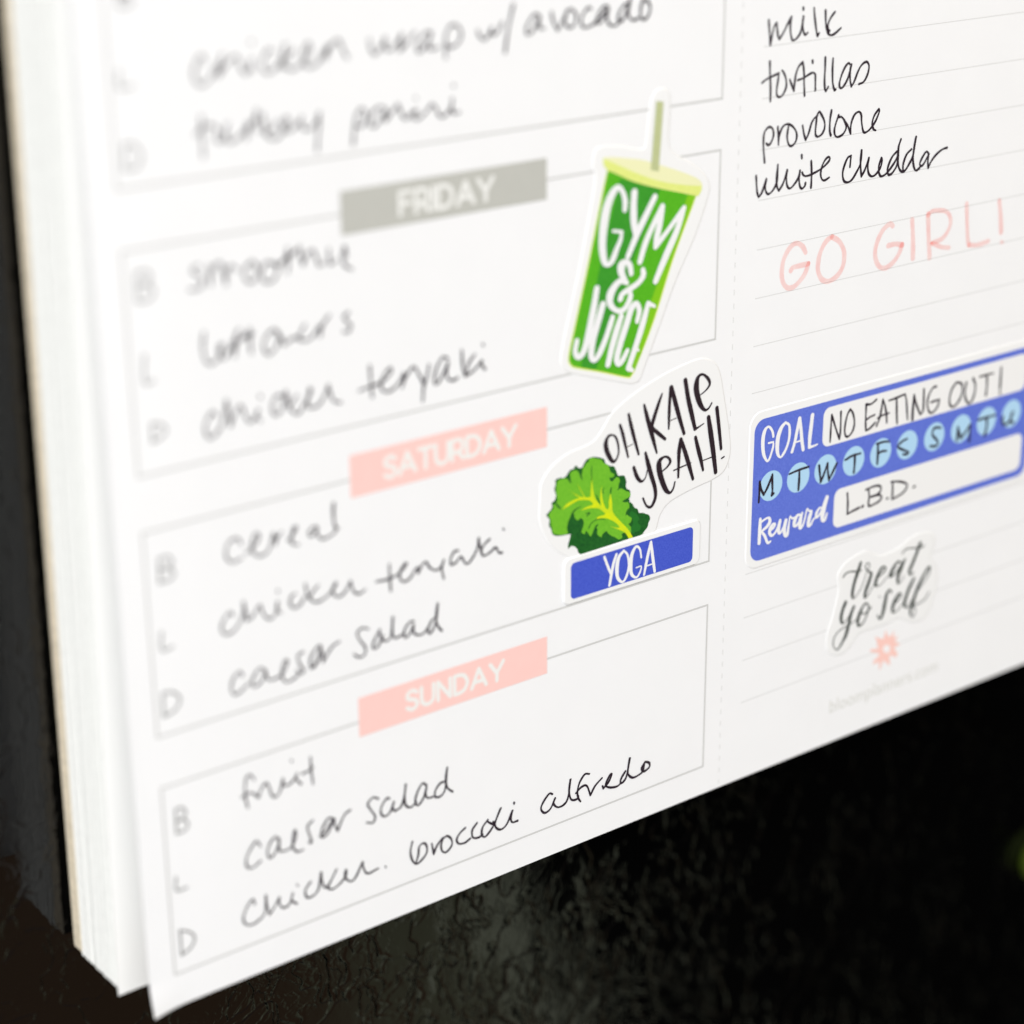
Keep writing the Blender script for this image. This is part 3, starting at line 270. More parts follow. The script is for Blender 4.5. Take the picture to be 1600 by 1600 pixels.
POLYS = {
 'kale_dark': '!6930,5606 6972,5642 7055,5658 7138,5645 7265,5595 7294,5537 7393,5458 7478,5427 7522,5348 7566,5269 7666,5247 7711,5156 7712,5051 7785,4987 7794,4904 7766,4840 7832,4778 7877,4708 7936,4671 7966,4605 8040,4587 8099,4556 8158,4524 8182,4459 8153,4406 8133,4340 8075,4294 8017,4249 !7827,4248 7352,4237 !6870,4229 6828,4274 6799,4340 6743,4389 6687,4397 !6639,4368 6639,4438 6659,4491 !6687,4588 6604,4597 6534,4602 6424,4624 6356,4669 6328,4756 6294,4810 6301,4900 6247,4976 6301,5025 6349,5071 6342,5140 6390,5163 6417,5236 6389,5333 6410,5396 6410,5464 6491,5479 6560,5463 6614,5496 6669,5552 6738,5559 6765,5598 6834,5548 6889,5547',
 'kale_light': '7055,5652 7111,5634 7167,5611 7237,5584 7280,5529 7365,5475 7394,5412 7423,5348 7480,5312 7466,5269 7396,5273 7453,5226 7538,5253 7588,5195 7568,5130 7569,5072 7626,5059 7699,5007 7778,4966 7787,4905 7701,4879 7644,4857 7745,4822 7775,4756 7761,4712 7719,4664 7763,4606 7822,4557 7808,4501 7765,4476 7810,4418 !7811,4323 !7709,4372 7637,4354 7652,4303 7581,4286 7508,4339 7436,4380 7378,4430 7349,4472 7278,4443 7250,4403 7178,4467 7177,4549 7121,4563 7079,4492 7051,4464 7008,4521 6966,4566 6938,4526 6882,4575 6909,4638 6923,4727 6866,4787 6811,4766 6755,4825 6741,4886 6699,4896 6672,4845 6631,4775 6617,4686 6631,4613 6534,4614 6438,4643 6369,4678 6342,4764 6321,4827 6315,4897 6287,4960 6315,5011 6369,5054 6369,5111 6437,5141 6424,5235 6417,5304 6423,5393 6451,5443 6532,5458 6614,5440 6683,5356 6669,5450 6683,5515 6751,5533 6821,5495 6862,5417 6890,5468 6903,5533 6944,5592 6986,5628',
 'kale_vein': '!7849,4255 !7776,4249 7695,4364 7578,4439 7434,4516 !7419,4525 7578,4469 7563,4514 7461,4603 7318,4678 !7148,4708 7204,4735 7317,4737 7274,4793 7174,4863 7033,4897 !6866,4902 6977,4933 7089,4941 7032,5012 6920,5050 6809,5065 6643,5024 !6520,4996 6616,5064 6740,5092 6837,5104 6781,5151 !6629,5278 6712,5213 6864,5109 !6920,5096 6864,5201 !6794,5342 6892,5171 6948,5089 7032,5070 7046,5113 !7045,5159 7058,5247 !7064,5406 7079,5242 7101,5123 7130,5024 7202,4926 7237,4895 7222,5026 !7248,5204 7249,5088 7287,4918 7345,4811 7387,4825 7386,4918 !7413,5050 7443,4904 7452,4786 7489,4696 7605,4562 7708,4455 7782,4366',
 'kale_sticker': '6137,5252 6149,5450 6258,5606 6427,5728 6671,5815 6966,5851 7139,5915 7287,6065 7435,6235 7735,6396 8089,6527 8473,6634 8863,6702 9101,6718 9289,6662 9428,6553 9516,6371 9580,6108 9646,5822 9714,5511 9752,5247 9733,5037 9630,4867 9412,4787 9060,4739 8658,4661 8474,4577 8371,4453 8296,4257 8139,4167 7360,4149 6903,4139 6553,4311 6355,4485 6208,4706 6124,4951',
 'cup_lid_top': '7228,9868 7382,9863 7624,9817 7925,9753 8273,9635 8627,9504 8915,9380 9018,9302 9034,9246 8918,9267 8632,9322 8278,9413 7999,9513 7723,9633 7450,9762 7302,9833',
 'cup_lid_rim': '!7228,9868 7302,9833 7450,9762 7723,9633 7999,9513 8278,9413 8632,9322 8918,9267 !9034,9252 9029,9193 8981,9125 8923,9122 8635,9205 8211,9327 7794,9467 7493,9606 7317,9697 7249,9747 7222,9812',
 'cup_straw': '!8154,10531 !8286,10501 !8219,9557 !8073,9598',
 'cup_body': '!7309,9684 !8920,9120 8512,8287 8173,7456 !7817,6773 7770,6725 7699,6720 7239,6884 6778,7037 6698,7080 6652,7162 !6674,7313 6830,7873 6995,8473',
 'cup_body_dark': '!7526,9550 !8271,9326 8024,8851 7743,8263 7519,7754 7293,7244 !7123,6934 !6858,7022 7002,7663 7221,8526',
 'cup_body_light': '!8774,9158 !8920,9120 8512,8287 8173,7456 !7841,6787 !7711,6727 7880,7229 8164,7828 8448,8425',
 'cup_sticker': '8068,10535 8146,10655 8272,10685 8378,10630 8416,10496 8412,10218 8408,9911 8543,9744 8833,9591 9080,9406 9183,9247 9153,9051 8927,8535 8581,7943 8296,7340 8043,6823 7951,6633 7832,6590 7653,6635 7124,6813 6665,6976 6540,7074 6506,7226 6606,7643 6826,8411 6990,9091 7097,9599 7051,9795 7071,9948 7160,10022 7429,10006 7713,9945 7943,9907 7998,10049 8027,10306',
 'treat_sticker': '12340,2672 12511,2739 12715,2776 12878,2768 13144,2623 13387,2606 13642,2644 13864,2735 14092,2769 14329,2734 14480,2628 14515,2425 14435,2273 14598,2059 14643,1757 14574,1483 14499,1269 14318,1166 14080,1185 13867,1290 13706,1357 13447,1325 13064,1339 12837,1345 12694,1247 12553,1127 12363,1078 12151,1151 12039,1296 12037,1546 12137,1800 12207,2061 12251,2273 12205,2507',
 'flower_mark': '!13436,1227 13482,1127 13555,1070 !13653,1159 13642,1067 13665,1017 !13751,1037 13718,973 13692,937 !13835,852 13719,841 13683,807 !13769,709 !13746,635 13635,689 13574,721 !13600,523 13486,615 13424,662 !13350,508 13324,589 13328,661 !13164,672 13206,740 13299,786 13305,828 !13087,927 13094,961 13190,948 13278,930 !13254,988 13238,1065 !13182,1175 13312,1102 13400,1077 !13415,1131',
 'flower_eye': '13479,939 13549,904 13574,839 13550,780 13491,789 13420,831 13396,889 13421,933',
 'kale_shade_a': '!7795,4422 7853,4455 7837,4542 7777,4615 7820,4663 7908,4607 7968,4522 7940,4458 8000,4396 7986,4328 7913,4322 7855,4313 !7819,4333',
 'kale_shade_b': '!6687,4588 6645,4691 6644,4794 6686,4853 6741,4771 6867,4764 6895,4687 6868,4602 6924,4518 7009,4462 7065,4460 7094,4418 6981,4387 6841,4364 6757,4408 6701,4504',
}

# ------------------------------------------------------------------ object helpers
def tag(o, label=None, cat=None, group=None, kind=None):
    for k, v in (('label', label), ('category', cat), ('group', group), ('kind', kind)):
        if v: o[k] = v
    return o

def empty(name, loc, label, cat, group=None):
    o = bpy.data.objects.new(name, None); COL.objects.link(o); o.location = loc
    o.empty_display_size = 0.005
    return tag(o, label, cat, group)

WORLD = {}
def place(o, parent):
    COL.objects.link(o)
    if parent is not None:
        o.parent = parent
        p = WORLD.get(parent.name, Vector(parent.location))
        o.location = -p            # mesh data is written in world coordinates
        WORLD[o.name] = Vector((0, 0, 0))
    return o

def mesh_obj(name, verts, faces, mats, parent, fmat=None, label=None, smooth=False):
    me = bpy.data.meshes.new(name)
    me.from_pydata([tuple(v) for v in verts], [], faces)
    for m in (mats if isinstance(mats, (list, tuple)) else [mats]): me.materials.append(m)
    if fmat:
        for p, i in zip(me.polygons, fmat): p.material_index = i
    if smooth:
        for p in me.polygons: p.use_smooth = True
    me.update()
    o = bpy.data.objects.new(name, me)
    place(o, parent)
    if label: o['label'] = label
    return o

# page coordinates (mm): X to the right, Z up, front of the page at y = 0, towards the viewer is -y
def P3(x, z, lift): return (x * MM, -lift * MM, z * MM)

def crom(pts, steps=6):
    # centripetal-ish Catmull-Rom through pts (tuples of equal length)
    n = len(pts)
    if n < 3: return [tuple(a + (b - a) * k / 3 for a, b in zip(pts[0], pts[1])) for k in range(4)] if n == 2 else list(pts)
    out = []
    for i in range(n - 1):
        p0 = pts[i - 1] if i else tuple(2 * a - b for a, b in zip(pts[0], pts[1]))
        p1, p2 = pts[i], pts[i + 1]
        p3 = pts[i + 2] if i + 2 < n else tuple(2 * a - b for a, b in zip(pts[-1], pts[-2]))
        for k in range(steps):
            t = k / steps
            out.append(tuple(0.5 * (2 * b + (c - a) * t + (2 * a - 5 * b + 4 * c - d) * t * t + (3 * b - a - 3 * c + d) * t ** 3)
                             for a, b, c, d in zip(p0, p1, p2, p3)))
    out.append(tuple(pts[-1]))
    return out

class Ribbon:
    """pen strokes lying on the paper; every sample sits a hair above the one before"""
    def __init__(self, lift, step=0.00006):
        self.v, self.f, self.lift, self.step = [], [], lift, step
    def piece(self, pts, steps=6, jit=0.0):
        smp = crom(pts, steps)
        clean = [smp[0]]
        for s in smp[1:]:
            if math.hypot(s[0] - clean[-1][0], s[1] - clean[-1][1]) > 0.012: clean.append(s)
        smp = clean
        if len(smp) < 2: smp = [smp[0], (smp[0][0] + 0.02, smp[0][1] + 0.02, smp[0][2])]
        n = len(smp); base = len(self.v)
        prof = random.uniform(-1, 1)
        for i, (x, z, w) in enumerate(smp):
            a, b = smp[max(i - 1, 0)], smp[min(i + 1, n - 1)]
            tx, tz = b[0] - a[0], b[1] - a[1]; L = math.hypot(tx, tz) or 1
            tx, tz = tx / L, tz / L
            hw = max(w, 0.05) * 0.5 * (1 + jit * math.sin(i * 0.45 + prof * 6))
            self.lift += self.step
            self.v.append(P3(x - tz * hw, z + tx * hw, self.lift)); self.v.append(P3(x + tz * hw, z - tx * hw, self.lift))
            if i in (0, n - 1):
                ends = getattr(self, 'ends', None)
                if i == 0: self.e0 = (x, z, tx, tz, hw, self.lift)
                else: self.e1 = (x, z, tx, tz, hw, self.lift)
        for i in range(n - 1):
            k = base + 2 * i
            self.f.append((k, k + 1, k + 3, k + 2))
        for (x, z, tx, tz, hw, lf), sgn, (ia, ib) in ((self.e0, -1, (base, base + 1)), (self.e1, 1, (base + 2 * n - 2, base + 2 * n - 1))):
            ring = [ia]
            for k in range(1, 6):
                an = math.pi * k / 6
                cx = x + sgn * tx * hw * math.sin(an) - tz * hw * math.cos(an)
                cz = z + sgn * tz * hw * math.sin(an) + tx * hw * math.cos(an)
                self.v.append(P3(cx, cz, lf)); ring.append(len(self.v) - 1)
            ring.append(ib)
            self.f.append(tuple(ring) if sgn > 0 else tuple(reversed(ring)))
    def stroke(self, pts, steps=6, jit=0.0):
        cur = [pts[0][:3]]
        for p in pts[1:]:
            cur.append(p[:3])
            if p[3]:
                self.piece(cur, steps, jit); cur = [p[:3]]
        if len(cur) > 1: self.piece(cur, steps, jit)
    def build(self, name, m, parent, label=None):
        return mesh_obj(name, self.v, self.f, m, parent, label=label)

def decode(s):
    out = []
    for ln in s.split(';'):
        st = []
        for t in ln.split():
            c = t[0] == '!'
            a = [int(q) / 100 for q in t.lstrip('!').split(',')]
            st.append((a[0], a[1], a[2] if len(a) > 2 else 0.0, c))
        out.append(st)
    return out

def lettering(key, name, m, parent, lift, label=None, jit=0.10, scale=1.0, steps=6):
    rb = Ribbon(lift)
    for st in decode(STROKES[key]):
        rb.stroke([(x, z, w * scale, c) for x, z, w, c in st], steps, jit)
    return rb.build(name, m, parent, label)

def outline(key, steps=6):
    pts = decode(POLYS[key])[0]
    n = len(pts)
    cs = [i for i in range(n) if pts[i][3]]
    p2 = [(p[0], p[1]) for p in pts]
    if not cs:
        q = p2[-2:] + p2 + p2[:3]
        s = crom(q, steps)
        return s[2 * steps:(2 + n) * steps]
    out = []
    for a, b in zip(cs, cs[1:] + [cs[0] + n]):
        seg = [p2[k % n] for k in range(a, b + 1)]
        out += crom(seg, steps)[:-1] if len(seg) > 2 else [seg[0]]
    return out

def area2(pts): return sum(a[0] * b[1] - b[0] * a[1] for a, b in zip(pts, pts[1:] + pts[:1]))

def grow(pts, d):
    n = len(pts); s = 1 if area2(pts) > 0 else -1; out = []
    for i in range(n):
        a, b, c = pts[i - 1], pts[i], pts[(i + 1) % n]
        nx, nz = 0, 0
        for p, q in ((a, b), (b, c)):
            L = math.hypot(q[0] - p[0], q[1] - p[1]) or 1
            nx += (q[1] - p[1]) / L; nz -= (q[0] - p[0]) / L
        L = math.hypot(nx, nz) or 1
        out.append((b[0] + s * d * nx / L, b[1] + s * d * nz / L))
    return out

def tess(pts):
    return tessellate_polygon([[Vector((x, z, 0)) for x, z in pts]])

def flat(name, pts, m, parent, lift, label=None):
    if isinstance(pts, str): pts = outline(pts)
    return mesh_obj(name, [P3(x, z, lift) for x, z in pts], [tuple(t) for t in tess(pts)], m, parent, label=label)

def slab(name, pts, m, parent, lift0, lift1, chamfer=0.22, label=None):
    """a die-cut sticker sheet: flat top, chamfered cut edge"""
    n = len(pts); base = grow(pts, chamfer * 0.5); pts = grow(pts, -chamfer * 0.5)
    v = [P3(x, z, lift1) for x, z in pts] + [P3(x, z, lift0) for x, z in base]
    f = [tuple(t) for t in tess(pts)]
    ccw = area2(pts) > 0
    for i in range(n):
        j = (i + 1) % n
        f.append((i, n + i, n + j, j) if ccw else (j, n + j, n + i, i))
    return mesh_obj(name, v, f, m, parent, label=label)

def rrect(x0, z0, x1, z1, r, k=8):
    out = []
    for cx, cz, a0 in ((x1 - r, z1 - r, 0), (x0 + r, z1 - r, 90), (x0 + r, z0 + r, 180), (x1 - r, z0 + r, 270)):
        for i in range(k + 1):
            a = math.radians(a0 + 90 * i / k)
            out.append((cx + r * math.cos(a), cz + r * math.sin(a)))
    return out

def bars(name, rects, m, parent, lift, label=None):
    v, f = [], []
    for i, (x0, z0, x1, z1) in enumerate(rects):
        b = len(v)
        v += [P3(x0, z0, lift), P3(x1, z0, lift), P3(x1, z1, lift), P3(x0, z1, lift)]
        f.append((b, b + 1, b + 2, b + 3))
    return mesh_obj(name, v, f, m, parent, label=label)

# ------------------------------------------------------------------ the fridge door behind everything
TILT = 4.5 / 128.0
STANDOFF = 1.5      # mm, the magnet strip holds the pad this far off the door
def back_y(z): return 22.1 - (z + 4.3) * TILT        # mm, back of the pad
fr = mesh_obj('fridge_door', [(x, (back_y(z) + STANDOFF) * MM, z * MM) for x, z in ((-900, -900), (1100, -900), (1100, 900), (-900, 900))],
              [(0, 1, 2, 3)], ENAMEL, None, label='black refrigerator door with wrinkled glossy finish')
fr['kind'] = 'structure'

# ------------------------------------------------------------------ the pad
X0, X1, ZB, ZT = -3.6, 196.0, -4.7, 262.0
pad = empty('meal_planner_pad', (96 * MM, 22 * MM, ZB * MM),
            'thick white weekly meal planner pad with handwritten meals hanging on the black fridge door', 'notepad')

def sheet_box(v, f, x0, x1, zb, zt, yf, th, nz=14):
    """one sheet of paper whose front follows yf(z)"""
    b = len(v)
    for k in range(nz + 1):
        z = zb + (zt - zb) * k / nz
        y = yf(z)
        for x, yy in ((x0, y), (x1, y), (x1, y + th), (x0, y + th)):
            v.append((x * MM, yy * MM, z * MM))
    for k in range(nz):
        a = b + 4 * k
        for i in range(4):
            j = (i + 1) % 4
            f.append((a + i, a + j, a + 4 + j, a + 4 + i))
    e = b + 4 * nz
    f.append((b + 3, b + 2, b + 1, b))
    f.append((e, e + 1, e + 2, e + 3))

v, f = [], []
sheet_box(v, f, X0 - 0.1, X1, ZB - 0.1, ZT, lambda z: back_y(z) - 2.35, 2.3)
mesh_obj('backing_board', v, f, BOARD, pad, label='tan chipboard backing of the pad')

v, f = [], []
sheet_box(v, f, X0 + 12, X1 - 12, 225.0, 250.0, lambda z: back_y(z) + 0.05, STANDOFF - 0.1, nz=1)
mesh_obj('magnet_strip', v, f, MAGNET, pad)

def gap(z):
    t = max(0.0, (165.0 - z) / 171.0)
    return 0.35 + 8.75 * t ** 0.8
v, f = [], []
NS = 52
for i in range(NS):
    q = i / (NS - 1)
    jx, jz = random.uniform(-0.09, 0.09), random.uniform(-0.10, 0.10)
    if i > NS - 4: jx += random.uniform(-0.25, 0.2); jz += (-1.05, -0.75, 0.15)[NS - 1 - i]
    def yf(z, q=q):
        b = back_y(z) - 2.42
        return b + (gap(z) - b) * q - 0.0
    pitch = (back_y(0) - 2.42 - gap(0)) / NS
    sheet_box(v, f, X0 + jx, X1 + random.uniform(-0.1, 0.1), ZB - 0.55 + jz, ZT, yf, pitch * random.uniform(0.90, 0.985))
kinds = [(0 if (q % 58) % 4 in (0, 2) and q % 58 < 56 else 1) for q in range(len(f))]    # 58 faces a sheet: 14 x 4 sides and two ends
mesh_obj('page_stack', v, f, [SHEET, EDGE], pad, fmat=kinds, label='stack of blank sheets under the front page')

def corner_curl(x, z):      # the loose lower left corner lifts a little
    return -0.9 * max(0.0, (2.5 - x) / 6.1) ** 2 * max(0.0, -z / 4.7) ** 1.4
gx = [X0, -2.8, -2.0, -1.2, -0.4, 0.5, 1.5, 2.5, X1]
gz = [ZB, -4.0, -3.2, -2.4, -1.6, -0.8, 0.0, ZT]
v, f = [], []
for back in (0.0, 0.13):
    for z in gz:
        for x in gx: v.append((x * MM, (corner_curl(x, z) + back) * MM, z * MM))
nx, nz = len(gx), len(gz); off = nx * nz
for k in range(nz - 1):
    for i in range(nx - 1):
        a = k * nx + i
        f.append((a, a + 1, a + nx + 1, a + nx)); f.append((off + a, off + a + nx, off + a + nx + 1, off + a + 1))
for i in range(nx - 1):
    f.append((i + 1, i, off + i, off + i + 1)); e = (nz - 1) * nx + i; f.append((e, e + 1, off + e + 1, off + e))
for k in range(nz - 1):
    a = k * nx; f.append((a, a + nx, off + a + nx, off + a)); b = a + nx - 1; f.append((b + nx, b, off + b, off + b + nx))
page = mesh_obj('front_page', v, f, PAPER, pad, label='front page with three day boxes and a shopping list column')

# printed day boxes: 94 mm wide, 27.8 mm high, 6.9 mm apart
BW, BH, BG, LT = 94.0, 27.80, 6.90, 0.30
def frame_rects(x0, z0, x1, z1, t):
    return [(x0, z0, x1, z0 + t), (x0, z1 - t, x1, z1), (x0, z0 + t, x0 + t, z1 - t), (x1 - t, z0 + t, x1, z1 - t)]
for i, day in enumerate(('Sunday', 'Saturday', 'Friday', 'Thursday')):
    z0 = i * (BH + BG)
    bars('day_box', frame_rects(0, z0, BW, z0 + BH, LT), BOXLINE, page, 0.008, label='thin grey %s box outline' % day)

# geometric capitals for the banners (unit height)
CAPS = {
 'F': (0.60, [[(0, 0), (0, 1)], [(0, 1), (.6, 1)], [(0, .5), (.54, .5)]]),
 'R': (0.68, [[(0, 0), (0, 1)], [(0, 1), (.36, 1), (.6, .9), (.64, .7), (.58, .48), (.36, .38), (0, .38)], [(.36, .38), (.68, 0)]]),
 'I': (0.0, [[(0, 0), (0, 1)]]),
 'D': (0.80, [[(0, 0), (0, 1)], [(0, 1), (.3, 1), (.62, .88), (.8, .5), (.62, .12), (.3, 0), (0, 0)]]),
 'A': (0.92, [[(0, 0), (.46, 1)], [(.46, 1), (.92, 0)], [(.18, .3), (.74, .3)]]),
 'Y': (0.84, [[(0, 1), (.42, .42)], [(.84, 1), (.42, .42)], [(.42, .42), (.42, 0)]]),
 'S': (0.62, [[(.6, .86), (.42, .99), (.2, .98), (.04, .84), (.06, .64), (.3, .53), (.54, .42), (.62, .22), (.5, .04), (.28, -.01), (0, .13)]]),
 'T': (0.76, [[(0, 1), (.76, 1)], [(.38, 1), (.38, 0)]]),
 'U': (0.74, [[(0, 1), (0, .42), (.08, .12), (.37, -.01), (.66, .12), (.74, .42), (.74, 1)]]),
 'N': (0.76, [[(0, 0), (0, 1)], [(0, 1), (.76, 0)], [(.76, 0), (.76, 1)]]),
}
def caps_text(rb, word, cx, z0, height, total_w, stroke):
    raw = sum(CAPS[c][0] for c in word); track = (total_w / height - raw) / (len(word) - 1)
    x = cx - total_w / 2
    for c in word:
        w, sts = CAPS[c]
        for st in sts:
            rb.piece([(x + px * height, z0 + pz * height, stroke) for px, pz in st], 6)
        x += (w + track) * height

for day, z0, z1, m, tw, tz, th in (('FRIDAY', 94.42, 99.95, BAN_GREY, 14.6, 95.75, 2.80),
                                   ('SATURDAY', 59.85, 65.65, BAN_PINK, 21.6, 61.40, 2.75),
                                   ('SUNDAY', 25.40, 31.20, BAN_PINK, 16.6, 26.95, 2.75)):
    x0, x1 = 30.2, 62.62
    rb = Ribbon(0.045)
    caps_text(rb, day, (x0 + x1) / 2, tz, th, tw, 0.62)
    vv = [P3(x0, z0, 0.03), P3(x1, z0, 0.03), P3(x1, z1, 0.03), P3(x0, z1, 0.03)]
    off = 4
    mesh_obj('day_banner', vv + rb.v, [(0, 1, 2, 3)] + [tuple(k + off for k in q) for q in rb.f], [m, BAN_TEXT], page,
             fmat=[0] + [1] * len(rb.f), label='%s banner with white capitals reading %s' % ('grey' if m is BAN_GREY else 'pink', day))

# shopping list column
RULES = [(101.6, 8.75 + 7.27 * i, 190.0, 8.75 + 7.27 * i + 0.13) for i in range(0, 26)]
bars('ruled_lines', RULES, LINE, page, 0.008, label='fine grey ruled lines of the shopping list')
bars('perforation', [(97.28, ZB + 0.6 + 2.04 * i, 97.42, ZB + 0.6 + 2.04 * i + 0.85) for i in range(0, 126)], SLIT, page, 0.006,
     label='dashed perforation between meals and shopping list')

# the small printed flower and web address at the foot of the list
fo = outline('flower_mark', 4); fe = outline('flower_eye', 4)
fv = [P3(x, z, 0.012) for x, z in fo]; ft = [tuple(t) for t in tess(fo)]
ev = [P3(x, z, 0.03) for x, z in fe]; et = [tuple(k + len(fo) for k in t) for t in tess(fe)]
mesh_obj('flower_mark', fv + ev, ft + et, [FLOWER, PAPER], page, fmat=[0] * len(ft) + [1] * len(et), label='pink printed starburst flower')

def font_mesh(text, x0, z0, width, lift):
    cu = bpy.data.curves.new('lettering', 'FONT'); cu.body = text; cu.size = 1.0; cu.resolution_u = 3; cu.offset = 0.004
    o = bpy.data.objects.new('lettering', cu); COL.objects.link(o)
    bpy.context.view_layer.update()
    me = o.evaluated_get(bpy.context.evaluated_depsgraph_get()).to_mesh()
    vs = [tuple(q.co) for q in me.vertices]; fs = [tuple(q.vertices) for q in me.polygons]
    mn, mx = min(q[0] for q in vs), max(q[0] for q in vs)
    o.to_mesh_clear(); bpy.data.objects.remove(o); bpy.data.curves.remove(cu)
    k = width / (mx - mn)
    return [P3(x0 + (q[0] - mn) * k, z0 + q[1] * k, lift) for q in vs], fs
uv, uf = font_mesh('bloomplanners.com', 121.9, 0.75, 26.2, 0.012)
mesh_obj('web_address', uv, uf, URLG, page, label='tiny grey printed web address')

# handwriting
for key, label in (
    ('note_chicken_wrap', 'handwritten chicken wrap w/ avocado in black pen'),
    ('note_turkey_panini', 'handwritten turkey panini in black pen'),
    ('note_smoothie', 'handwritten smoothie in black pen'),
    ('note_leftovers', 'handwritten leftovers in black pen'),
    ('note_chicken_teryaki_friday', 'handwritten chicken teryaki in Friday box'),
    ('note_cereal', 'handwritten cereal in black pen'),
    ('note_chicken_teryaki_saturday', 'handwritten chicken teryaki in Saturday box'),
    ('note_caesar_salad_saturday', 'handwritten caesar salad in Saturday box'),
    ('note_fruit', 'handwritten fruit in black pen'),
    ('note_caesar_salad_sunday', 'handwritten caesar salad in Sunday box'),
    ('note_chicken_broccoli', 'handwritten chicken broccoli alfredo in black pen'),
    ('note_milk', 'handwritten milk on the shopping list'),
    ('note_tortillas', 'handwritten tortillas on the shopping list'),
    ('note_provolone', 'handwritten provolone on the shopping list'),
    ('note_white_cheddar', 'handwritten white cheddar on the shopping list')):
    lettering(key, 'handwritten_note', INK, page, 0.02, label, jit=0.14, scale=1.06)
lettering('note_go_girl', 'handwritten_note', MARKER, page, 0.02, 'GO GIRL! written in pale pink marker', jit=0.07)
for key, day in (('meal_letters_thursday', 'Thursday'), ('meal_letters_friday', 'Friday'),
                 ('meal_letters_saturday', 'Saturday'), ('meal_letters_sunday', 'Sunday')):
    lettering(key, 'meal_letters', LETTER, page, 0.02, 'printed letters B L D in %s box' % day, jit=0.0, scale=1.15)

# ------------------------------------------------------------------ stickers (each could be peeled off: things of their own)
SG = 'stickers on the planner page'
TH = 0.085
def sticker(name, x, z, label):
    return empty(name, P3(x, z, 0.0), label, 'sticker', SG)

# green drinks cup
t = sticker('drink_cup_sticker', 80, 88, 'green drinks cup sticker with yellow lid and straw reading GYM & JUICE')
slab('sticker_base', outline('cup_sticker'), VINYL, t, 0.0, TH)
flat('cup_border', grow(outline('cup_body'), 0.22), CUP_Y, t, TH + 0.010, 'thin yellow border of the cup')
cup = flat('cup', 'cup_body', CUP, t, TH + 0.022)
flat('shade_stripe', 'cup_body_dark', CUP_D, cup, TH + 0.034, 'dark green stripe down the cup')
flat('light_stripe', 'cup_body_light', CUP_L, cup, TH + 0.034, 'lime stripe along the right side')
lid = flat('lid', 'cup_lid_top', LID, t, TH + 0.046)
flat('rim', 'cup_lid_rim', RIM, lid, TH + 0.058)
flat('straw', 'cup_straw', STRAW, t, TH + 0.070)
lettering('gym_print', 'lettering', WHITE, t, TH + 0.082, 'white letters GYM & JUICE', jit=0.03)

# kale leaf
t = sticker('kale_leaf_sticker', 85, 58, 'white sticker with curly green kale leaf and black words OH KALE YEAH!')
slab('sticker_base', outline('kale_sticker'), VINYL, t, 0.0, TH)
leaf = flat('leaf_back', 'kale_dark', LEAF_D, t, TH + 0.010, 'dark green back of the leaf')
flat('leaf_fold', 'kale_shade_a', LEAF_M, leaf, TH + 0.016)
front = flat('leaf_front', 'kale_light', LEAF_L, t, TH + 0.034, 'light green curled front of the leaf')
flat('leaf_vein', 'kale_vein', VEIN, front, TH + 0.046)
flat('leaf_hollow', 'kale_shade_b', LEAF_D, front, TH + 0.042)
lettering('kale_notch', 'ruffle_shadows', LEAF_N, front, TH + 0.050, 'dark green creases of the ruffled edge', jit=0.05)
lettering('kale_print', 'lettering', PRINT_BLACK, t, TH + 0.058, 'black brush letters OH KALE YEAH!', jit=0.03)

# yoga tab overlaps the kale sticker, so its sheet bends over that edge
t = sticker('yoga_tab_sticker', 78.5, 38.6, 'small blue tab sticker reading YOGA over the foot of the kale sticker')
L2 = TH + 0.07
slab('sticker_base', rrect(65.55, 35.12, 91.75, 42.25, 1.1), VINYL, t, 0.0, L2 + TH, chamfer=0.22)
flat('tab_panel', rrect(66.8, 35.82, 90.25, 41.42, 0.75), BLUE, t, L2 + TH + 0.012)
lettering('yoga_print', 'lettering', WHITE, t, L2 + TH + 0.03, 'white letters YOGA', jit=0.03)

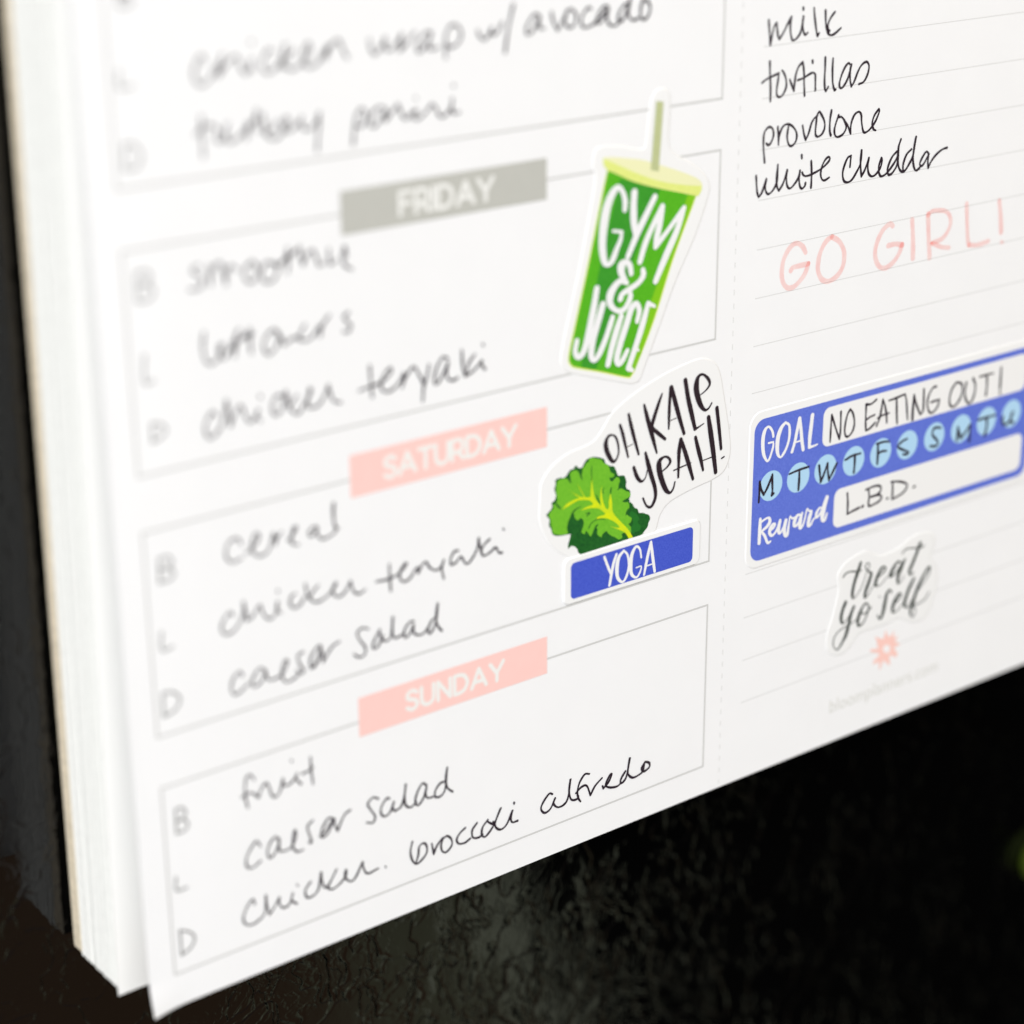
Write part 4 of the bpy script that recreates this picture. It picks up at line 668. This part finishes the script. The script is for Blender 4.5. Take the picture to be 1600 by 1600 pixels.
# goal tracker
t = sticker('goal_tracker_sticker', 135, 43.8, 'wide periwinkle goal tracker sticker with nine pale blue day circles')
slab('sticker_base', rrect(101.44, 31.18, 168.1, 56.55, 2.4), VINYL, t, 0.0, TH)
flat('tracker_panel', rrect(102.4, 32.30, 167.0, 55.28, 2.0), PERI, t, TH + 0.012)
flat('goal_field', rrect(117.05, 47.86, 165.2, 54.24, 1.35), FIELD, t, TH + 0.026, 'white field after GOAL')
flat('reward_field', rrect(120.35, 33.58, 165.55, 40.12, 1.35), FIELD, t, TH + 0.026, 'white field after Reward')
for i, cx in enumerate((106.26, 112.11, 118.04, 124.32, 130.5, 136.65, 143.1, 149.55, 155.9, 162.2)):
    r = 2.42
    flat('day_circle', [(cx + r * math.cos(a * math.pi / 24), 44.12 + r * math.sin(a * math.pi / 24)) for a in range(48)], SKYB, t, TH + 0.026)
lettering('goal_print', 'lettering', WHITE, t, TH + 0.04, 'white letters GOAL', jit=0.03)
lettering('reward_print', 'lettering', WHITE, t, TH + 0.04, 'white script Reward', jit=0.03)
lettering('note_no_eating_out', 'handwritten_note', INK, t, TH + 0.05, 'NO EATING OUT! in black pen', jit=0.12, scale=1.06)
lettering('note_weekday_letters', 'handwritten_note', INK, t, TH + 0.05, 'weekday initials in black pen', jit=0.12, scale=1.06)
lettering('note_reward', 'handwritten_note', INK, t, TH + 0.05, 'L.B.D. in black pen', jit=0.12, scale=1.06)

# treat yo self
t = sticker('script_sticker', 135, 18, 'small white sticker with dark script reading treat yo self')
slab('sticker_base', outline('treat_sticker'), VINYL, t, 0.0, TH)
lettering('treat_print', 'lettering', PRINT_SOFT, t, TH + 0.012, 'dark thin script', jit=0.04)

# ------------------------------------------------------------------ a green magnet at the edge of the view
mx, mz = 215.0, -71.2
my = back_y(mz) + STANDOFF
g = empty('round_magnet', (mx * MM, my * MM, mz * MM), 'small round green magnet on the black door at the right edge', 'magnet')
prof = [(0.0, 0.0), (4.6, 0.0), (5.0, 0.5), (5.0, 2.6), (4.6, 3.4), (3.8, 3.8), (2.2, 4.0), (0.0, 4.05)]
v, f = [], []
N = 32
for r, hh in prof:
    for k in range(N):
        a = 2 * math.pi * k / N
        v.append(((mx + r * math.cos(a)) * MM, (my - 0.05 - hh) * MM, (mz + r * math.sin(a)) * MM))
for i in range(len(prof) - 1):
    for k in range(N):
        j = (k + 1) % N
        f.append((i * N + k, i * N + j, (i + 1) * N + j, (i + 1) * N + k))
mesh_obj('magnet_cap', v, f, GREENM, g, smooth=True)
